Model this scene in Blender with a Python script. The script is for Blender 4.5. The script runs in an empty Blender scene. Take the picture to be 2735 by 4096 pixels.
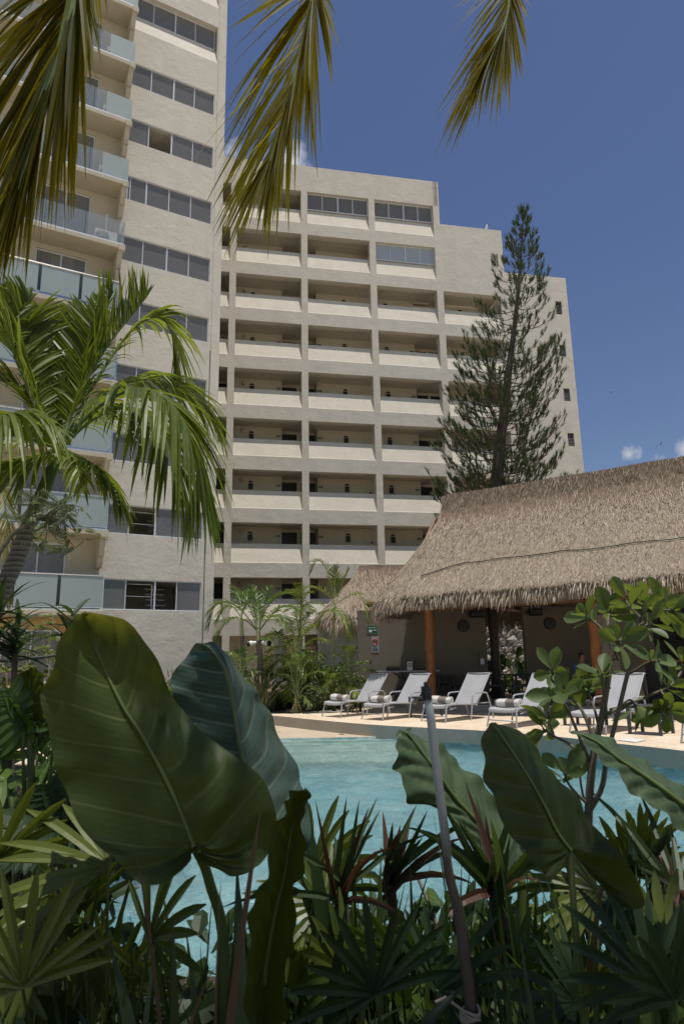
import bpy, math, random
from mathutils import Vector, Matrix, noise
rnd = random.Random(7)
V = Vector
SC = bpy.context.scene
COL = SC.collection

# ------------------------------------------------------------------ camera
PITCH, ROLL, F = 0.21746, -0.01721, 2731.0
CAM = V((0, 0, 1.35))
_f = V((0, math.cos(PITCH), math.sin(PITCH)))
_u = V((0, -math.sin(PITCH), math.cos(PITCH)))
_r = V((1, 0, 0))
RT = _r*math.cos(ROLL) + _u*math.sin(ROLL)
UP = -_r*math.sin(ROLL) + _u*math.cos(ROLL)
cd = bpy.data.cameras.new('camera')
cam = bpy.data.objects.new('camera', cd)
COL.objects.link(cam)
cam.matrix_world = Matrix(((RT.x, UP.x, -_f.x, CAM.x), (RT.y, UP.y, -_f.y, CAM.y), (RT.z, UP.z, -_f.z, CAM.z), (0, 0, 0, 1)))
cd.sensor_fit = 'VERTICAL'
cd.sensor_height = 36
cd.lens = 24.0
cd.clip_start = 0.05
cd.clip_end = 3000
cd.dof.use_dof = True
cd.dof.focus_distance = 18
cd.dof.aperture_fstop = 8.0
SC.camera = cam

# ------------------------------------------------------------------ light
SUN_EL = math.radians(79.0)
SUN_AZ = math.radians(140.0)          # compass style: 0 = +Y, 90 = +X
SUN_DIR = V((math.sin(SUN_AZ)*math.cos(SUN_EL), math.cos(SUN_AZ)*math.cos(SUN_EL), math.sin(SUN_EL)))
sd = bpy.data.lights.new('sun', 'SUN')
sd.energy = 3.2
sd.angle = math.radians(0.53)
sd.color = (1.0, 0.95, 0.87)
sd.cycles.is_caustics_light = True
sun = bpy.data.objects.new('sun', sd)
COL.objects.link(sun)
sun.rotation_euler = SUN_DIR.to_track_quat('Z', 'Y').to_euler()

W = bpy.data.worlds.new('World')
SC.world = W
W.use_nodes = True
wn, wl = W.node_tree.nodes, W.node_tree.links
wn.clear()
wo = wn.new('ShaderNodeOutputWorld')
bg = wn.new('ShaderNodeBackground')
sky = wn.new('ShaderNodeTexSky')
sky.sky_type = 'NISHITA'
sky.sun_disc = False
sky.sun_elevation = SUN_EL
sky.sun_rotation = SUN_AZ
sky.air_density = 1.1
sky.dust_density = 0.3
sky.ozone_density = 3.0
bg.inputs['Strength'].default_value = 0.072
# a few small cumulus puffs low in the sky, as bright noise in the sky's own directions
tc = wn.new('ShaderNodeTexCoord')
nz = wn.new('ShaderNodeTexNoise')
nz.inputs['Scale'].default_value = 26
nz.inputs['Detail'].default_value = 6
nz.inputs['Roughness'].default_value = 0.62
wl.new(tc.outputs['Generated'], nz.inputs['Vector'])


def wmath(op, a, b=None):
    n = wn.new('ShaderNodeMath')
    n.operation = op
    for i, x in enumerate((a, b)):
        if x is None:
            continue
        if isinstance(x, (int, float)):
            n.inputs[i].default_value = x
        else:
            wl.new(x, n.inputs[i])
    return n.outputs[0]


def raydir(x, y):
    return (_f*F + RT*(x-1367.5) - UP*(y-2048)).normalized()


cloud = None
for (x, y, rad, amt) in ((1150, 640, .045, 1.15), (930, 600, .036, 1.0), (2515, 1815, .022, .95), (2760, 1800, .034, 1.0), (2640, 1830, .02, .6), (3300, 1700, .12, 1.0)):
    d = raydir(x, y)
    vm = wn.new('ShaderNodeVectorMath')
    vm.operation = 'DISTANCE'
    wl.new(tc.outputs['Generated'], vm.inputs[0])
    vm.inputs[1].default_value = d
    k = wmath('MULTIPLY', wmath('MAXIMUM', wmath('SUBTRACT', 1.0, wmath('DIVIDE', vm.outputs['Value'], rad)), 0.0), amt)
    cloud = k if cloud is None else wmath('MAXIMUM', cloud, k)
cl = wmath('MULTIPLY', wmath('MAXIMUM', wmath('SUBTRACT', wmath('ADD', nz.outputs['Fac'], wmath('MULTIPLY', cloud, 0.55)), 0.74), 0.0), 3.0)
cl = wmath('MULTIPLY', wmath('MINIMUM', cl, 1.0), wmath('MINIMUM', wmath('MULTIPLY', cloud, 6.0), 1.0))
mx = wn.new('ShaderNodeMix')
mx.data_type = 'RGBA'
wl.new(cl, mx.inputs[0])
hs = wn.new('ShaderNodeHueSaturation')
hs.inputs['Hue'].default_value = .512
hs.inputs['Saturation'].default_value = 1.04
hs.inputs['Value'].default_value = .89
wl.new(sky.outputs[0], hs.inputs['Color'])
wl.new(hs.outputs[0], mx.inputs[6])
mx.inputs[7].default_value = (6.5, 6.6, 7.0, 1)
wl.new(mx.outputs[2], bg.inputs['Color'])
wl.new(bg.outputs[0], wo.inputs[0])

SC.view_settings.view_transform = 'Standard'
SC.view_settings.look = 'None'
SC.view_settings.exposure = 0.33
SC.view_settings.gamma = 1.0
SC.view_settings.use_curve_mapping = False
SC.cycles.max_bounces = 8
SC.cycles.transparent_max_bounces = 12
SC.cycles.caustics_reflective = False
SC.cycles.caustics_refractive = True
SC.cycles.use_adaptive_sampling = True
SC.cycles.adaptive_threshold = 0.006
SC.cycles.use_denoising = True


def at(x, y, Y):
    """the point at ground distance Y that the photograph shows at pixel (x, y) of 2735 x 4096"""
    d = _f*F + RT*(x-1367.5) - UP*(y-2048)
    return CAM + d*(Y/d.y)


def onz(x, y, z=0.0):
    d = _f*F + RT*(x-1367.5) - UP*(y-2048)
    return CAM + d*((z-CAM.z)/d.z)


# ------------------------------------------------------------------ objects
def thing(name, label, cat, loc=(0, 0, 0), rotz=0.0, group=None):
    o = bpy.data.objects.new(name, None)
    o.empty_display_size = 0.2
    COL.objects.link(o)
    o.location = loc
    o.rotation_euler = (0, 0, rotz)
    o['label'] = label
    o['category'] = cat
    if group:
        o['group'] = group
    return o


def tag(o, label, cat, group=None):
    o['label'] = label
    o['category'] = cat
    if group:
        o['group'] = group
    return o


def dup(root, loc, rotz, label, group=None):
    def cp(o, par):
        c = o.copy()
        COL.objects.link(c)
        if par is not None:
            c.parent = par
        for ch in [q for q in bpy.data.objects if q.parent == o and q != c]:
            cp(ch, c)
        return c
    c = cp(root, None)
    c.location = loc
    c.rotation_euler = (0, 0, rotz)
    c['label'] = label
    if group:
        c['group'] = group
    return c


class MB:
    """collects faces; build() links them as ONE mesh object"""
    def __init__(s, org=(0, 0, 0)):
        s.v, s.f, s.m, s.t, s.org = [], [], [], [], V(org)
        s.pv = None

    def add(s, vs, fs, mi=0, tint=0.5):
        b = len(s.v)
        s.v += [tuple(p) for p in vs]
        for f in fs:
            s.f.append(tuple(i+b for i in f))
            s.m.append(mi)
            s.t.append(tint)

    def quad(s, a, b, c, d, mi=0, tint=0.5):
        s.add((a, b, c, d), ((0, 1, 2, 3),), mi, tint)

    def box(s, c, size, mi=0, ax=None, tint=0.5):
        c = V(c)
        X, Y, Z = ax if ax else (V((1, 0, 0)), V((0, 1, 0)), V((0, 0, 1)))
        X, Y, Z = X*size[0]/2, Y*size[1]/2, Z*size[2]/2
        p = [c+X*i+Y*j+Z*k for k in (-1, 1) for j in (-1, 1) for i in (-1, 1)]
        s.add(p, ((0, 2, 3, 1), (4, 5, 7, 6), (0, 1, 5, 4), (2, 6, 7, 3), (0, 4, 6, 2), (1, 3, 7, 5)), mi, tint)

    def span(s, lo, hi, fr=None, mi=0):
        """box between two corners given in a frame (origin, X, Y, Z)"""
        o, X, Y, Z = fr if fr else (V((0, 0, 0)), V((1, 0, 0)), V((0, 1, 0)), V((0, 0, 1)))
        c = o + X*(lo[0]+hi[0])/2 + Y*(lo[1]+hi[1])/2 + Z*(lo[2]+hi[2])/2
        s.box(c, [abs(hi[i]-lo[i]) for i in range(3)], mi, (X, Y, Z))

    def prism(s, prof, a, b, fr, mi=0):
        """profile points (y, z) in a frame, extruded from x=a to x=b"""
        o, X, Y, Z = fr
        n = len(prof)
        vs = [o+X*x+Y*p[0]+Z*p[1] for x in (a, b) for p in prof]
        fs = [tuple(range(n))[::-1], tuple(range(n, 2*n))] + [(i, (i+1) % n, (i+1) % n+n, i+n) for i in range(n)]
        s.add(vs, fs, mi)

    def tube(s, pts, r, n=8, mi=0, cap=True, tint=0.5):
        pts = [V(p) for p in pts]
        if not hasattr(r, '__len__'):
            r = [r]*len(pts)
        vs, prev = [], None
        for i, p in enumerate(pts):
            t = (pts[min(i+1, len(pts)-1)] - pts[max(i-1, 0)])
            if t.length < 1e-9:
                t = V((0, 0, 1))
            t.normalize()
            if prev is None:
                a = t.cross(V((0, 0, 1)) if abs(t.z) < .9 else V((1, 0, 0))).normalized()
            else:
                a = (prev - t*prev.dot(t)).normalized()
            prev = a
            b = t.cross(a)
            for k in range(n):
                w = 2*math.pi*k/n
                vs.append(p + (a*math.cos(w) + b*math.sin(w))*r[i])
        fs = [(i*n+k, i*n+(k+1) % n, (i+1)*n+(k+1) % n, (i+1)*n+k) for i in range(len(pts)-1) for k in range(n)]
        if cap:
            fs += [tuple(range(n))[::-1], tuple(range((len(pts)-1)*n, len(pts)*n))]
        s.add(vs, fs, mi, tint)

    def lathe(s, c, prof, n=16, mi=0, ax=None):
        c = V(c)
        X, Y, Z = ax if ax else (V((1, 0, 0)), V((0, 1, 0)), V((0, 0, 1)))
        vs = [c + X*p[0]*math.cos(2*math.pi*k/n) + Y*p[0]*math.sin(2*math.pi*k/n) + Z*p[1] for p in prof for k in range(n)]
        fs = [(i*n+k, i*n+(k+1) % n, (i+1)*n+(k+1) % n, (i+1)*n+k) for i in range(len(prof)-1) for k in range(n)]
        fs += [tuple(range(n))[::-1], tuple(range((len(prof)-1)*n, len(prof)*n))]
        s.add(vs, fs, mi)

    def blade(s, pts, ws, side, mi=0, tint=0.5, fold=0.0, up=None):
        """a leaf strip along pts with half widths ws across `side`; fold lifts the edges along up"""
        side = V(side)
        n = len(pts)
        vs, fs = [], []
        if fold:
            for p, w in zip(pts, ws):
                vs += [V(p) - side*w + up*w*fold, V(p), V(p) + side*w + up*w*fold]
            for i in range(n-1):
                fs += [(3*i, 3*i+1, 3*i+4, 3*i+3), (3*i+1, 3*i+2, 3*i+5, 3*i+4)]
        else:
            for p, w in zip(pts, ws):
                vs += [V(p) - side*w, V(p) + side*w]
            for i in range(n-1):
                fs.append((2*i, 2*i+1, 2*i+3, 2*i+2))
        s.add(vs, fs, mi, tint)

    def build(s, name, mats, parent=None, smooth=False, bevel=0.0):
        me = bpy.data.meshes.new(name)
        o = s.org
        me.from_pydata([(x-o.x, y-o.y, z-o.z) for x, y, z in s.v], [], s.f)
        if not isinstance(mats, (list, tuple)):
            mats = [mats]
        for m in mats:
            me.materials.append(m)
        if len(mats) > 1:
            me.polygons.foreach_set('material_index', s.m)
        if smooth:
            me.polygons.foreach_set('use_smooth', [True]*len(s.f))
        a = me.attributes.new('tint', 'FLOAT', 'FACE')
        a.data.foreach_set('value', s.t)
        if s.pv is not None:
            for k, vals in s.pv.items():
                a = me.attributes.new(k, 'FLOAT', 'POINT')
                a.data.foreach_set('value', vals)
        me.update()
        ob = bpy.data.objects.new(name, me)
        COL.objects.link(ob)
        if parent is not None:
            ob.parent = parent
        else:
            ob.location = o
        if bevel:
            md = ob.modifiers.new('bevel', 'BEVEL')
            md.width = bevel
            md.segments = 2
            md.limit_method = 'ANGLE'
        return ob


def catmull(pts, n):
    pts = [V(p) for p in pts]
    out = []
    m = len(pts)-1
    for k in range(n+1):
        t = k/n*m
        i = min(int(t), m-1)
        u = t-i
        p0, p1, p2, p3 = pts[max(i-1, 0)], pts[i], pts[i+1], pts[min(i+2, m)]
        out.append(0.5*((2*p1) + (p2-p0)*u + (2*p0-5*p1+4*p2-p3)*u*u + (3*p1-p0-3*p2+p3)*u**3))
    return out


# ------------------------------------------------------------------ materials
class NT:
    def __init__(s, name):
        s.mat = bpy.data.materials.new(name)
        s.mat.use_nodes = True
        s.n, s.l = s.mat.node_tree.nodes, s.mat.node_tree.links
        s.bsdf = s.n['Principled BSDF']
        s.out = s.n['Material Output']

    def new(s, t, **kw):
        n = s.n.new(t)
        for k, v in kw.items():
            setattr(n, k, v)
        return n

    def pos(s, scale=(1, 1, 1), kind='Position'):
        if kind == 'Position':
            src = s.new('ShaderNodeNewGeometry').outputs['Position']
        else:
            src = s.new('ShaderNodeTexCoord').outputs['Object']
        m = s.new('ShaderNodeMapping')
        m.inputs['Scale'].default_value = scale
        s.l.new(src, m.inputs[0])
        return m.outputs[0]

    def noise(s, vec, scale, detail=4, rough=0.55, dist=0.0):
        n = s.new('ShaderNodeTexNoise')
        n.inputs['Scale'].default_value = scale
        n.inputs['Detail'].default_value = detail
        n.inputs['Roughness'].default_value = rough
        n.inputs['Distortion'].default_value = dist
        s.l.new(vec, n.inputs['Vector'])
        return n.outputs['Fac']

    def ramp(s, fac, stops):
        r = s.new('ShaderNodeValToRGB')
        e = r.color_ramp.elements
        while len(e) < len(stops):
            e.new(0.5)
        for i, (p, c) in enumerate(stops):
            e[i].position = p
            e[i].color = (*c, 1)
        s.l.new(fac, r.inputs[0])
        return r.outputs[0]

    def mix(s, fac, a, b, mode='MIX'):
        m = s.new('ShaderNodeMix', data_type='RGBA', blend_type=mode)
        for i, x in ((0, fac), (6, a), (7, b)):
            if isinstance(x, (int, float)):
                m.inputs[i].default_value = x
            elif isinstance(x, tuple):
                m.inputs[i].default_value = (*x, 1)
            else:
                s.l.new(x, m.inputs[i])
        return m.outputs[2]

    def math(s, op, a, b=None):
        n = s.new('ShaderNodeMath', operation=op)
        for i, x in enumerate((a, b)):
            if x is None:
                continue
            if isinstance(x, (int, float)):
                n.inputs[i].default_value = x
            else:
                s.l.new(x, n.inputs[i])
        return n.outputs[0]

    def attr(s, name):
        return s.new('ShaderNodeAttribute', attribute_name=name).outputs['Fac']

    def bump(s, h, strength=0.3, dist=0.02):
        b = s.new('ShaderNodeBump')
        b.inputs['Strength'].default_value = strength
        b.inputs['Distance'].default_value = dist
        s.l.new(h, b.inputs['Height'])
        s.l.new(b.outputs[0], s.bsdf.inputs['Normal'])
        return b.outputs[0]

    def col(s, c):
        if isinstance(c, tuple):
            s.bsdf.inputs['Base Color'].default_value = (*c, 1)
        else:
            s.l.new(c, s.bsdf.inputs['Base Color'])

    def set(s, **kw):
        for k, v in kw.items():
            s.bsdf.inputs[k.replace('_', ' ')].default_value = v


def scl(c, k):
    return tuple(x*k for x in c)


def plain(name, c, rough=0.5, metal=0.0, var=0.12, bump=0.0, sc=8.0, kind='Position'):
    t = NT(name)
    p = t.pos(kind=kind)
    n = t.noise(p, sc, 5)
    t.col(t.ramp(n, ((0.3, scl(c, 1-var)), (0.7, scl(c, 1+var)))))
    t.set(Roughness=rough, Metallic=metal)
    if bump:
        t.bump(t.noise(p, sc*6, 4), bump, 0.01)
    return t.mat


def stucco(name, c, b=0.5, big=1.4):
    t = NT(name)
    p = t.pos()
    n1 = t.noise(p, big, 6, 0.6, 0.4)
    n2 = t.noise(p, 9.0, 5, 0.6)
    n3 = t.noise(t.pos((1, 1, .12)), 2.3, 4, 0.6)
    base = t.ramp(n1, ((0.3, scl(c, .93)), (0.72, scl(c, 1.04))))
    st = t.ramp(n3, ((.45, (0, 0, 0)), (.8, (1, 1, 1))))
    t.col(t.mix(t.math('MULTIPLY', st, .26), base, scl(c, .72), 'MIX'))
    t.set(Roughness=0.88)
    h = t.math('ADD', t.math('MULTIPLY', n1, 1.0), t.math('MULTIPLY', n2, .35))
    t.bump(h, b, 0.05)
    return t.mat


def leafmat(name, dark, light, trans, rough=0.38, tw=0.35, spec=0.5, nscale=3.0):
    """leaf: tint runs between two greens, some light passes through"""
    t = NT(name)
    f = t.math('ADD', t.math('MULTIPLY', t.attr('tint'), .75), t.math('MULTIPLY', t.noise(t.pos(), nscale, 3), .25))
    c = t.mix(f, dark, light)
    t.col(c)
    t.set(Roughness=rough)
    t.bsdf.inputs['Specular IOR Level'].default_value = spec
    tr = t.new('ShaderNodeBsdfTranslucent')
    t.l.new(t.mix(f, scl(trans, .7), scl(trans, 1.15)), tr.inputs[0])
    ms = t.new('ShaderNodeMixShader')
    ms.inputs[0].default_value = tw
    t.l.new(t.bsdf.outputs[0], ms.inputs[1])
    t.l.new(tr.outputs[0], ms.inputs[2])
    t.l.new(ms.outputs[0], t.out.inputs[0])
    return t.mat


M = {}
CREAM = (.665, .62, .515)
M['stucco'] = stucco('cream_stucco', CREAM, .55)
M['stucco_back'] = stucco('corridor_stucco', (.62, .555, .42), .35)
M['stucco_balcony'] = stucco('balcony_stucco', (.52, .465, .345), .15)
M['stucco_tan'] = stucco('tan_stucco', (.52, .34, .15), .2)
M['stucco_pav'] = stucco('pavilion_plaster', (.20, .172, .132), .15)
M['ceiling'] = plain('ceiling_paint', (.72, .66, .53), .9)
M['door'] = plain('dark_door', (.016, .013, .012), .45)
M['plaque'] = plain('black_plaque', (.012, .012, .012), .4)
M['white'] = plain('white_paint', (.78, .77, .74), .5, var=.04)
M['lamp'] = plain('milk_glass', (.5, .47, .40), .3, var=.03)
M['alu'] = plain('aluminium', (.68, .69, .72), .4, .15, .05)
M['chrome'] = plain('polished_rail', (.75, .74, .70), .18, .9, .04)
M['dark_int'] = plain('dark_interior', (.06, .055, .05), .9)
M['room'] = plain('room_paint', (.62, .58, .50), .9)
M['curtain'] = plain('grey_curtain', (.33, .31, .28), .9)
M['curtain_light'] = plain('pale_curtain', (.62, .59, .53), .9)
M['frame_grey'] = plain('lounger_frame', (.44, .445, .455), .4, .2, .04, kind='Object')
M['anthracite'] = plain('table_metal', (.065, .064, .064), .5, .2, .06, kind='Object')
M['black'] = plain('black_plastic', (.012, .012, .013), .45)
M['wood'] = None


def glassmat(name, tintc, rough, refl=.35, alpha=0.5, frost=False):
    t = NT(name)
    t.col(tintc)
    t.set(Roughness=rough, Alpha=alpha)
    t.bsdf.inputs['Specular IOR Level'].default_value = refl
    return t.mat


M['pane'] = glassmat('window_pane', (.27, .275, .27), .05, .75, .42)
M['pane_pale'] = glassmat('pale_window_pane', (.48, .54, .56), .12, .8, .85)
M['rail_glass'] = glassmat('clear_rail_glass', (.36, .42, .44), .05, .5, .32)
M['frost'] = glassmat('frosted_rail_glass', (.40, .48, .47), .5, .4, .72)


def stripe_towel():
    t = NT('striped_towel')
    w = t.new('ShaderNodeTexWave', wave_type='BANDS', bands_direction='Y', wave_profile='SIN')
    w.inputs['Scale'].default_value = .72
    w.inputs['Phase Offset'].default_value = 1.1
    t.l.new(t.pos(kind='Object'), w.inputs['Vector'])
    t.col(t.ramp(w.outputs['Fac'], ((0.47, (.24, .20, .165)), (0.53, (.72, .69, .64)))))
    t.set(Roughness=.95)
    t.bump(t.noise(t.pos(kind='Object'), 90, 3), .6, .01)
    return t.mat


M['towel'] = stripe_towel()


def sling():
    t = NT('grey_sling_mesh')
    p = t.pos(kind='Object')
    n = t.noise(p, 3.0, 3)
    t.col(t.ramp(n, ((.3, (.50, .505, .515)), (.7, (.58, .585, .595)))))
    t.set(Roughness=.65)
    t.bump(t.noise(p, 220, 2), .25, .004)
    tr = t.new('ShaderNodeBsdfTranslucent')
    tr.inputs[0].default_value = (.45, .45, .45, 1)
    ms = t.new('ShaderNodeMixShader')
    ms.inputs[0].default_value = .25
    t.l.new(t.bsdf.outputs[0], ms.inputs[1])
    t.l.new(tr.outputs[0], ms.inputs[2])
    t.l.new(ms.outputs[0], t.out.inputs[0])
    return t.mat


M['sling'] = sling()


def deckmat():
    t = NT('coral_stone_deck')
    p = t.pos()
    v = t.new('ShaderNodeTexVoronoi', feature='DISTANCE_TO_EDGE')
    v.inputs['Scale'].default_value = 1.15
    wv = t.new('ShaderNodeVectorMath', operation='ADD')
    nn = t.new('ShaderNodeTexNoise')
    nn.inputs['Scale'].default_value = 2.4
    t.l.new(p, nn.inputs['Vector'])
    t.l.new(p, wv.inputs[0])
    t.l.new(nn.outputs['Color'], wv.inputs[1])
    t.l.new(wv.outputs[0], v.inputs['Vector'])
    n1 = t.noise(p, 1.7, 6, .65, .6)
    n2 = t.noise(p, 14, 5, .7)
    c = t.ramp(n1, ((.30, (.56, .36, .20)), (.47, (.66, .50, .33)), (.62, (.72, .60, .44))))
    c = t.mix(t.ramp(n2, ((.42, (0, 0, 0)), (.68, (1, 1, 1)))), c, (.78, .70, .56))
    e = t.ramp(v.outputs['Distance'], ((0.0, (1, 1, 1)), (.02, (.0, .0, .0))))
    t.col(t.mix(t.math('MULTIPLY', e, .45), c, (.40, .30, .20)))
    t.set(Roughness=.85)
    t.bump(n2, .4, .02)
    return t.mat


M['deck'] = deckmat()
M['poolwall'] = stucco('pool_wall_cement', (.46, .42, .345), .12, 2.2)
M['sandstone'] = plain('wet_ledge_cement', (.56, .455, .33), .6, var=.08, bump=.1, sc=2.0)
M['floor'] = plain('polished_cement', (.40, .36, .31), .5, var=.1, sc=1.3)
M['soil'] = plain('dark_soil', (.045, .032, .022), .95, var=.5, bump=.8, sc=9)


def watermat():
    t = NT('pool_water')
    m2 = t.noise(t.pos((1.2, 1.5, 1)), 24, 3, .6, .8)
    b = t.new('ShaderNodeBump')
    b.inputs['Strength'].default_value = .9
    b.inputs['Distance'].default_value = .03
    t.l.new(m2, b.inputs['Height'])
    gl = t.new('ShaderNodeBsdfGlass')
    gl.inputs['IOR'].default_value = 1.33
    gl.inputs['Roughness'].default_value = 0.0
    gl.inputs['Color'].default_value = (.93, .99, .99, 1)
    t.l.new(b.outputs[0], gl.inputs['Normal'])
    t.l.new(gl.outputs[0], t.out.inputs[0])
    return t.mat


M['water'] = watermat()


def poolfloor(name='pool_floor_painted_sparkle', base=(.24, .57, .62), lo=(.06, .29, .37), hi=(.86, .96, .95)):  # light and dark aqua cells paint the water's caustic sparkle into the floor colour
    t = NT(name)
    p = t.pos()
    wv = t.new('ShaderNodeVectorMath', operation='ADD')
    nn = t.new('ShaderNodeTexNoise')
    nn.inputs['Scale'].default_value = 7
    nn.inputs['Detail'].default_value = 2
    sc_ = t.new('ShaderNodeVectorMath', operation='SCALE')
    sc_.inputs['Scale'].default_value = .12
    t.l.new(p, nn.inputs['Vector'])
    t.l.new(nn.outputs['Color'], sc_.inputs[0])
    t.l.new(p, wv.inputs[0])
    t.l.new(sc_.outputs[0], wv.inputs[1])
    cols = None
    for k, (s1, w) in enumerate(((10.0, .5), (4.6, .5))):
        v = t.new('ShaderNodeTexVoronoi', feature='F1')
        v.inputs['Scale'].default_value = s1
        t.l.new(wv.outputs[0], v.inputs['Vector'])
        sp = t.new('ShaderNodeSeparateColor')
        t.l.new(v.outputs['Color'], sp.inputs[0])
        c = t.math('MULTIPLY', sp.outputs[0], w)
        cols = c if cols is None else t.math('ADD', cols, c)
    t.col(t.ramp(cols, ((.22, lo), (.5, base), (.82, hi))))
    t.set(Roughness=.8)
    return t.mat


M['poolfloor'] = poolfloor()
M['poolstep'] = poolfloor('step_painted_sparkle', (.50, .66, .62), (.36, .54, .52), (.74, .82, .76))  # same painted sparkle, softer, in the step colour


def thatch():
    t = NT('dry_palm_thatch')
    f = t.attr('tint')
    c = t.ramp(f, ((0.0, (.15, .11, .07)), (.35, (.34, .265, .185)), (.7, (.50, .41, .30)), (1.0, (.68, .59, .46))))
    n = t.noise(t.pos(), .7, 4)
    c = t.mix(t.math('MULTIPLY', n, .35), c, (.38, .31, .245))
    t.col(c)
    t.set(Roughness=.8)
    t.bsdf.inputs['Specular IOR Level'].default_value = .35
    return t.mat


M['thatch'] = thatch()
M['thatch_dark'] = plain('thatch_underlayer', (.20, .145, .10), .95, var=.35, sc=9)


def wood(name, c1, c2, sc=(6, 6, .8)):
    t = NT(name)
    p = t.pos(sc)
    n = t.noise(p, 2.2, 6, .65, 1.2)
    t.col(t.ramp(n, ((.3, c1), (.7, c2))))
    t.set(Roughness=.6)
    t.bump(n, .35, .02)
    return t.mat


M['wood'] = wood('varnished_trunk', (.22, .075, .018), (.44, .18, .05))
M['beam'] = wood('rough_beam', (.13, .07, .035), (.24, .14, .075), (3, 3, 3))
M['bark_dark'] = wood('dark_bark', (.03, .024, .018), (.10, .08, .06), (9, 9, 4))
M['bark_palm'] = None


def palmbark(name, c1, c2, band=9.0):
    t = NT(name)
    w = t.new('ShaderNodeTexWave', wave_type='BANDS', bands_direction='Z', wave_profile='SAW')
    w.inputs['Scale'].default_value = band
    w.inputs['Distortion'].default_value = 1.6
    w.inputs['Detail'].default_value = 3
    w.inputs['Detail Scale'].default_value = 1.5
    t.l.new(t.pos(), w.inputs['Vector'])
    n = t.noise(t.pos((3, 3, 3)), 3, 5)
    f = t.math('ADD', t.math('MULTIPLY', w.outputs['Fac'], .55), t.math('MULTIPLY', n, .45))
    t.col(t.ramp(f, ((.25, c1), (.7, c2))))
    t.set(Roughness=.9)
    t.bump(f, .7, .03)
    return t.mat


M['bark_palm'] = palmbark('ringed_palm_bark', (.07, .055, .045), (.26, .215, .18), 5.0)
M['bark_slim'] = palmbark('ringed_green_stem', (.16, .17, .06), (.34, .33, .15), 4.0)
M['shaft'] = plain('green_crownshaft', (.12, .17, .045), .4, var=.25, sc=3)
M['shaft_pale'] = plain('pale_crownshaft', (.30, .33, .16), .45, var=.2, sc=3)
M['stalk'] = plain('green_stalk', (.11, .15, .035), .4, var=.25, sc=9)
M['twig'] = plain('grey_twig', (.16, .135, .085), .8, var=.3, sc=20)
M['twig_brown'] = plain('brown_twig', (.12, .085, .06), .85, var=.3, sc=12)
M['palm'] = leafmat('christmas_palm_leaf', (.058, .10, .014), (.20, .245, .04), (.34, .40, .03), .42, .42, .35)
M['palm_small'] = leafmat('young_palm_leaf', (.055, .115, .022), (.17, .24, .055), (.22, .31, .04), .36, .35, .5)
M['areca'] = leafmat('areca_leaf', (.06, .115, .018), (.26, .28, .04), (.30, .35, .03), .38, .35, .5)
M['coco'] = leafmat('coconut_leaf', (.035, .052, .008), (.11, .115, .012), (.55, .42, .012), .6, .55, .15)
M['coco_yellow'] = leafmat('yellowing_frond_leaf', (.12, .13, .02), (.30, .24, .03), (.35, .26, .03), .45, .35, .4)
M['needle'] = leafmat('pine_needle', (.028, .05, .014), (.075, .11, .028), (.09, .13, .025), .5, .2, .35)
M['shrub'] = leafmat('shrub_leaf', (.035, .08, .015), (.12, .19, .035), (.17, .25, .025), .4, .3, .5)
M['shrub_pale'] = leafmat('pale_shrub_leaf', (.09, .13, .03), (.22, .27, .07), (.22, .28, .05), .45, .35, .4)
M['shrub_grey'] = leafmat('grey_green_leaf', (.12, .145, .075), (.24, .27, .14), (.24, .28, .09), .55, .3, .3)
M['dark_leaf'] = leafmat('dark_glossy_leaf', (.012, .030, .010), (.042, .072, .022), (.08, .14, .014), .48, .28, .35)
M['strap'] = leafmat('strap_leaf', (.03, .062, .016), (.09, .135, .035), (.13, .19, .02), .38, .3, .5)
M['dracaena'] = leafmat('dracaena_leaf', (.018, .040, .016), (.065, .095, .034), (.11, .17, .025), .45, .28, .4)
M['red_tip'] = leafmat('red_margined_leaf', (.05, .022, .014), (.13, .06, .035), (.16, .07, .03), .4, .25, .5)
M['fan'] = leafmat('fan_palm_leaf', (.04, .075, .012), (.15, .18, .026), (.20, .24, .02), .40, .36, .5)
M['clusia'] = leafmat('clusia_leaf', (.06, .10, .03), (.17, .225, .09), (.27, .34, .035), .5, .36, .4, 9.0)
M['grass'] = leafmat('fountain_grass_blade', (.10, .12, .04), (.24, .25, .11), (.2, .22, .06), .6, .3, .3)
M['plume'] = plain('seed_plume', (.46, .38, .28), .9, var=.2)
M['bamboo'] = wood('bamboo_cane', (.17, .085, .03), (.36, .21, .09), (9, 9, 1))
M['pipe'] = plain('grey_pvc_pipe', (.44, .46, .43), .45, var=.07, sc=20)
M['whitestone'] = plain('whitewashed_stone', (.55, .51, .45), .9, var=.2, bump=.8, sc=6)
M['metal_wire'] = plain('cable_rubber', (.012, .012, .012), .6)


def rubble():
    t = NT('rubble_stone')
    p = t.pos((1, 1, 1))
    v = t.new('ShaderNodeTexVoronoi', feature='DISTANCE_TO_EDGE')
    v.inputs['Scale'].default_value = 3.2
    v.inputs['Randomness'].default_value = 1.0
    t.l.new(p, v.inputs['Vector'])
    n = t.noise(p, 7, 6, .7)
    n2 = t.noise(p, 1.6, 4)
    c = t.ramp(n2, ((.3, (.40, .36, .31)), (.7, (.60, .56, .50))))
    e = t.ramp(v.outputs['Distance'], ((.02, (0, 0, 0)), (.12, (1, 1, 1))))
    t.col(t.mix(e, (.30, .27, .23), c))
    t.set(Roughness=.95)
    t.bump(t.math('ADD', t.math('MULTIPLY', e, .6), n), 1.0, .12)
    return t.mat


M['rubble'] = rubble()


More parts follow.
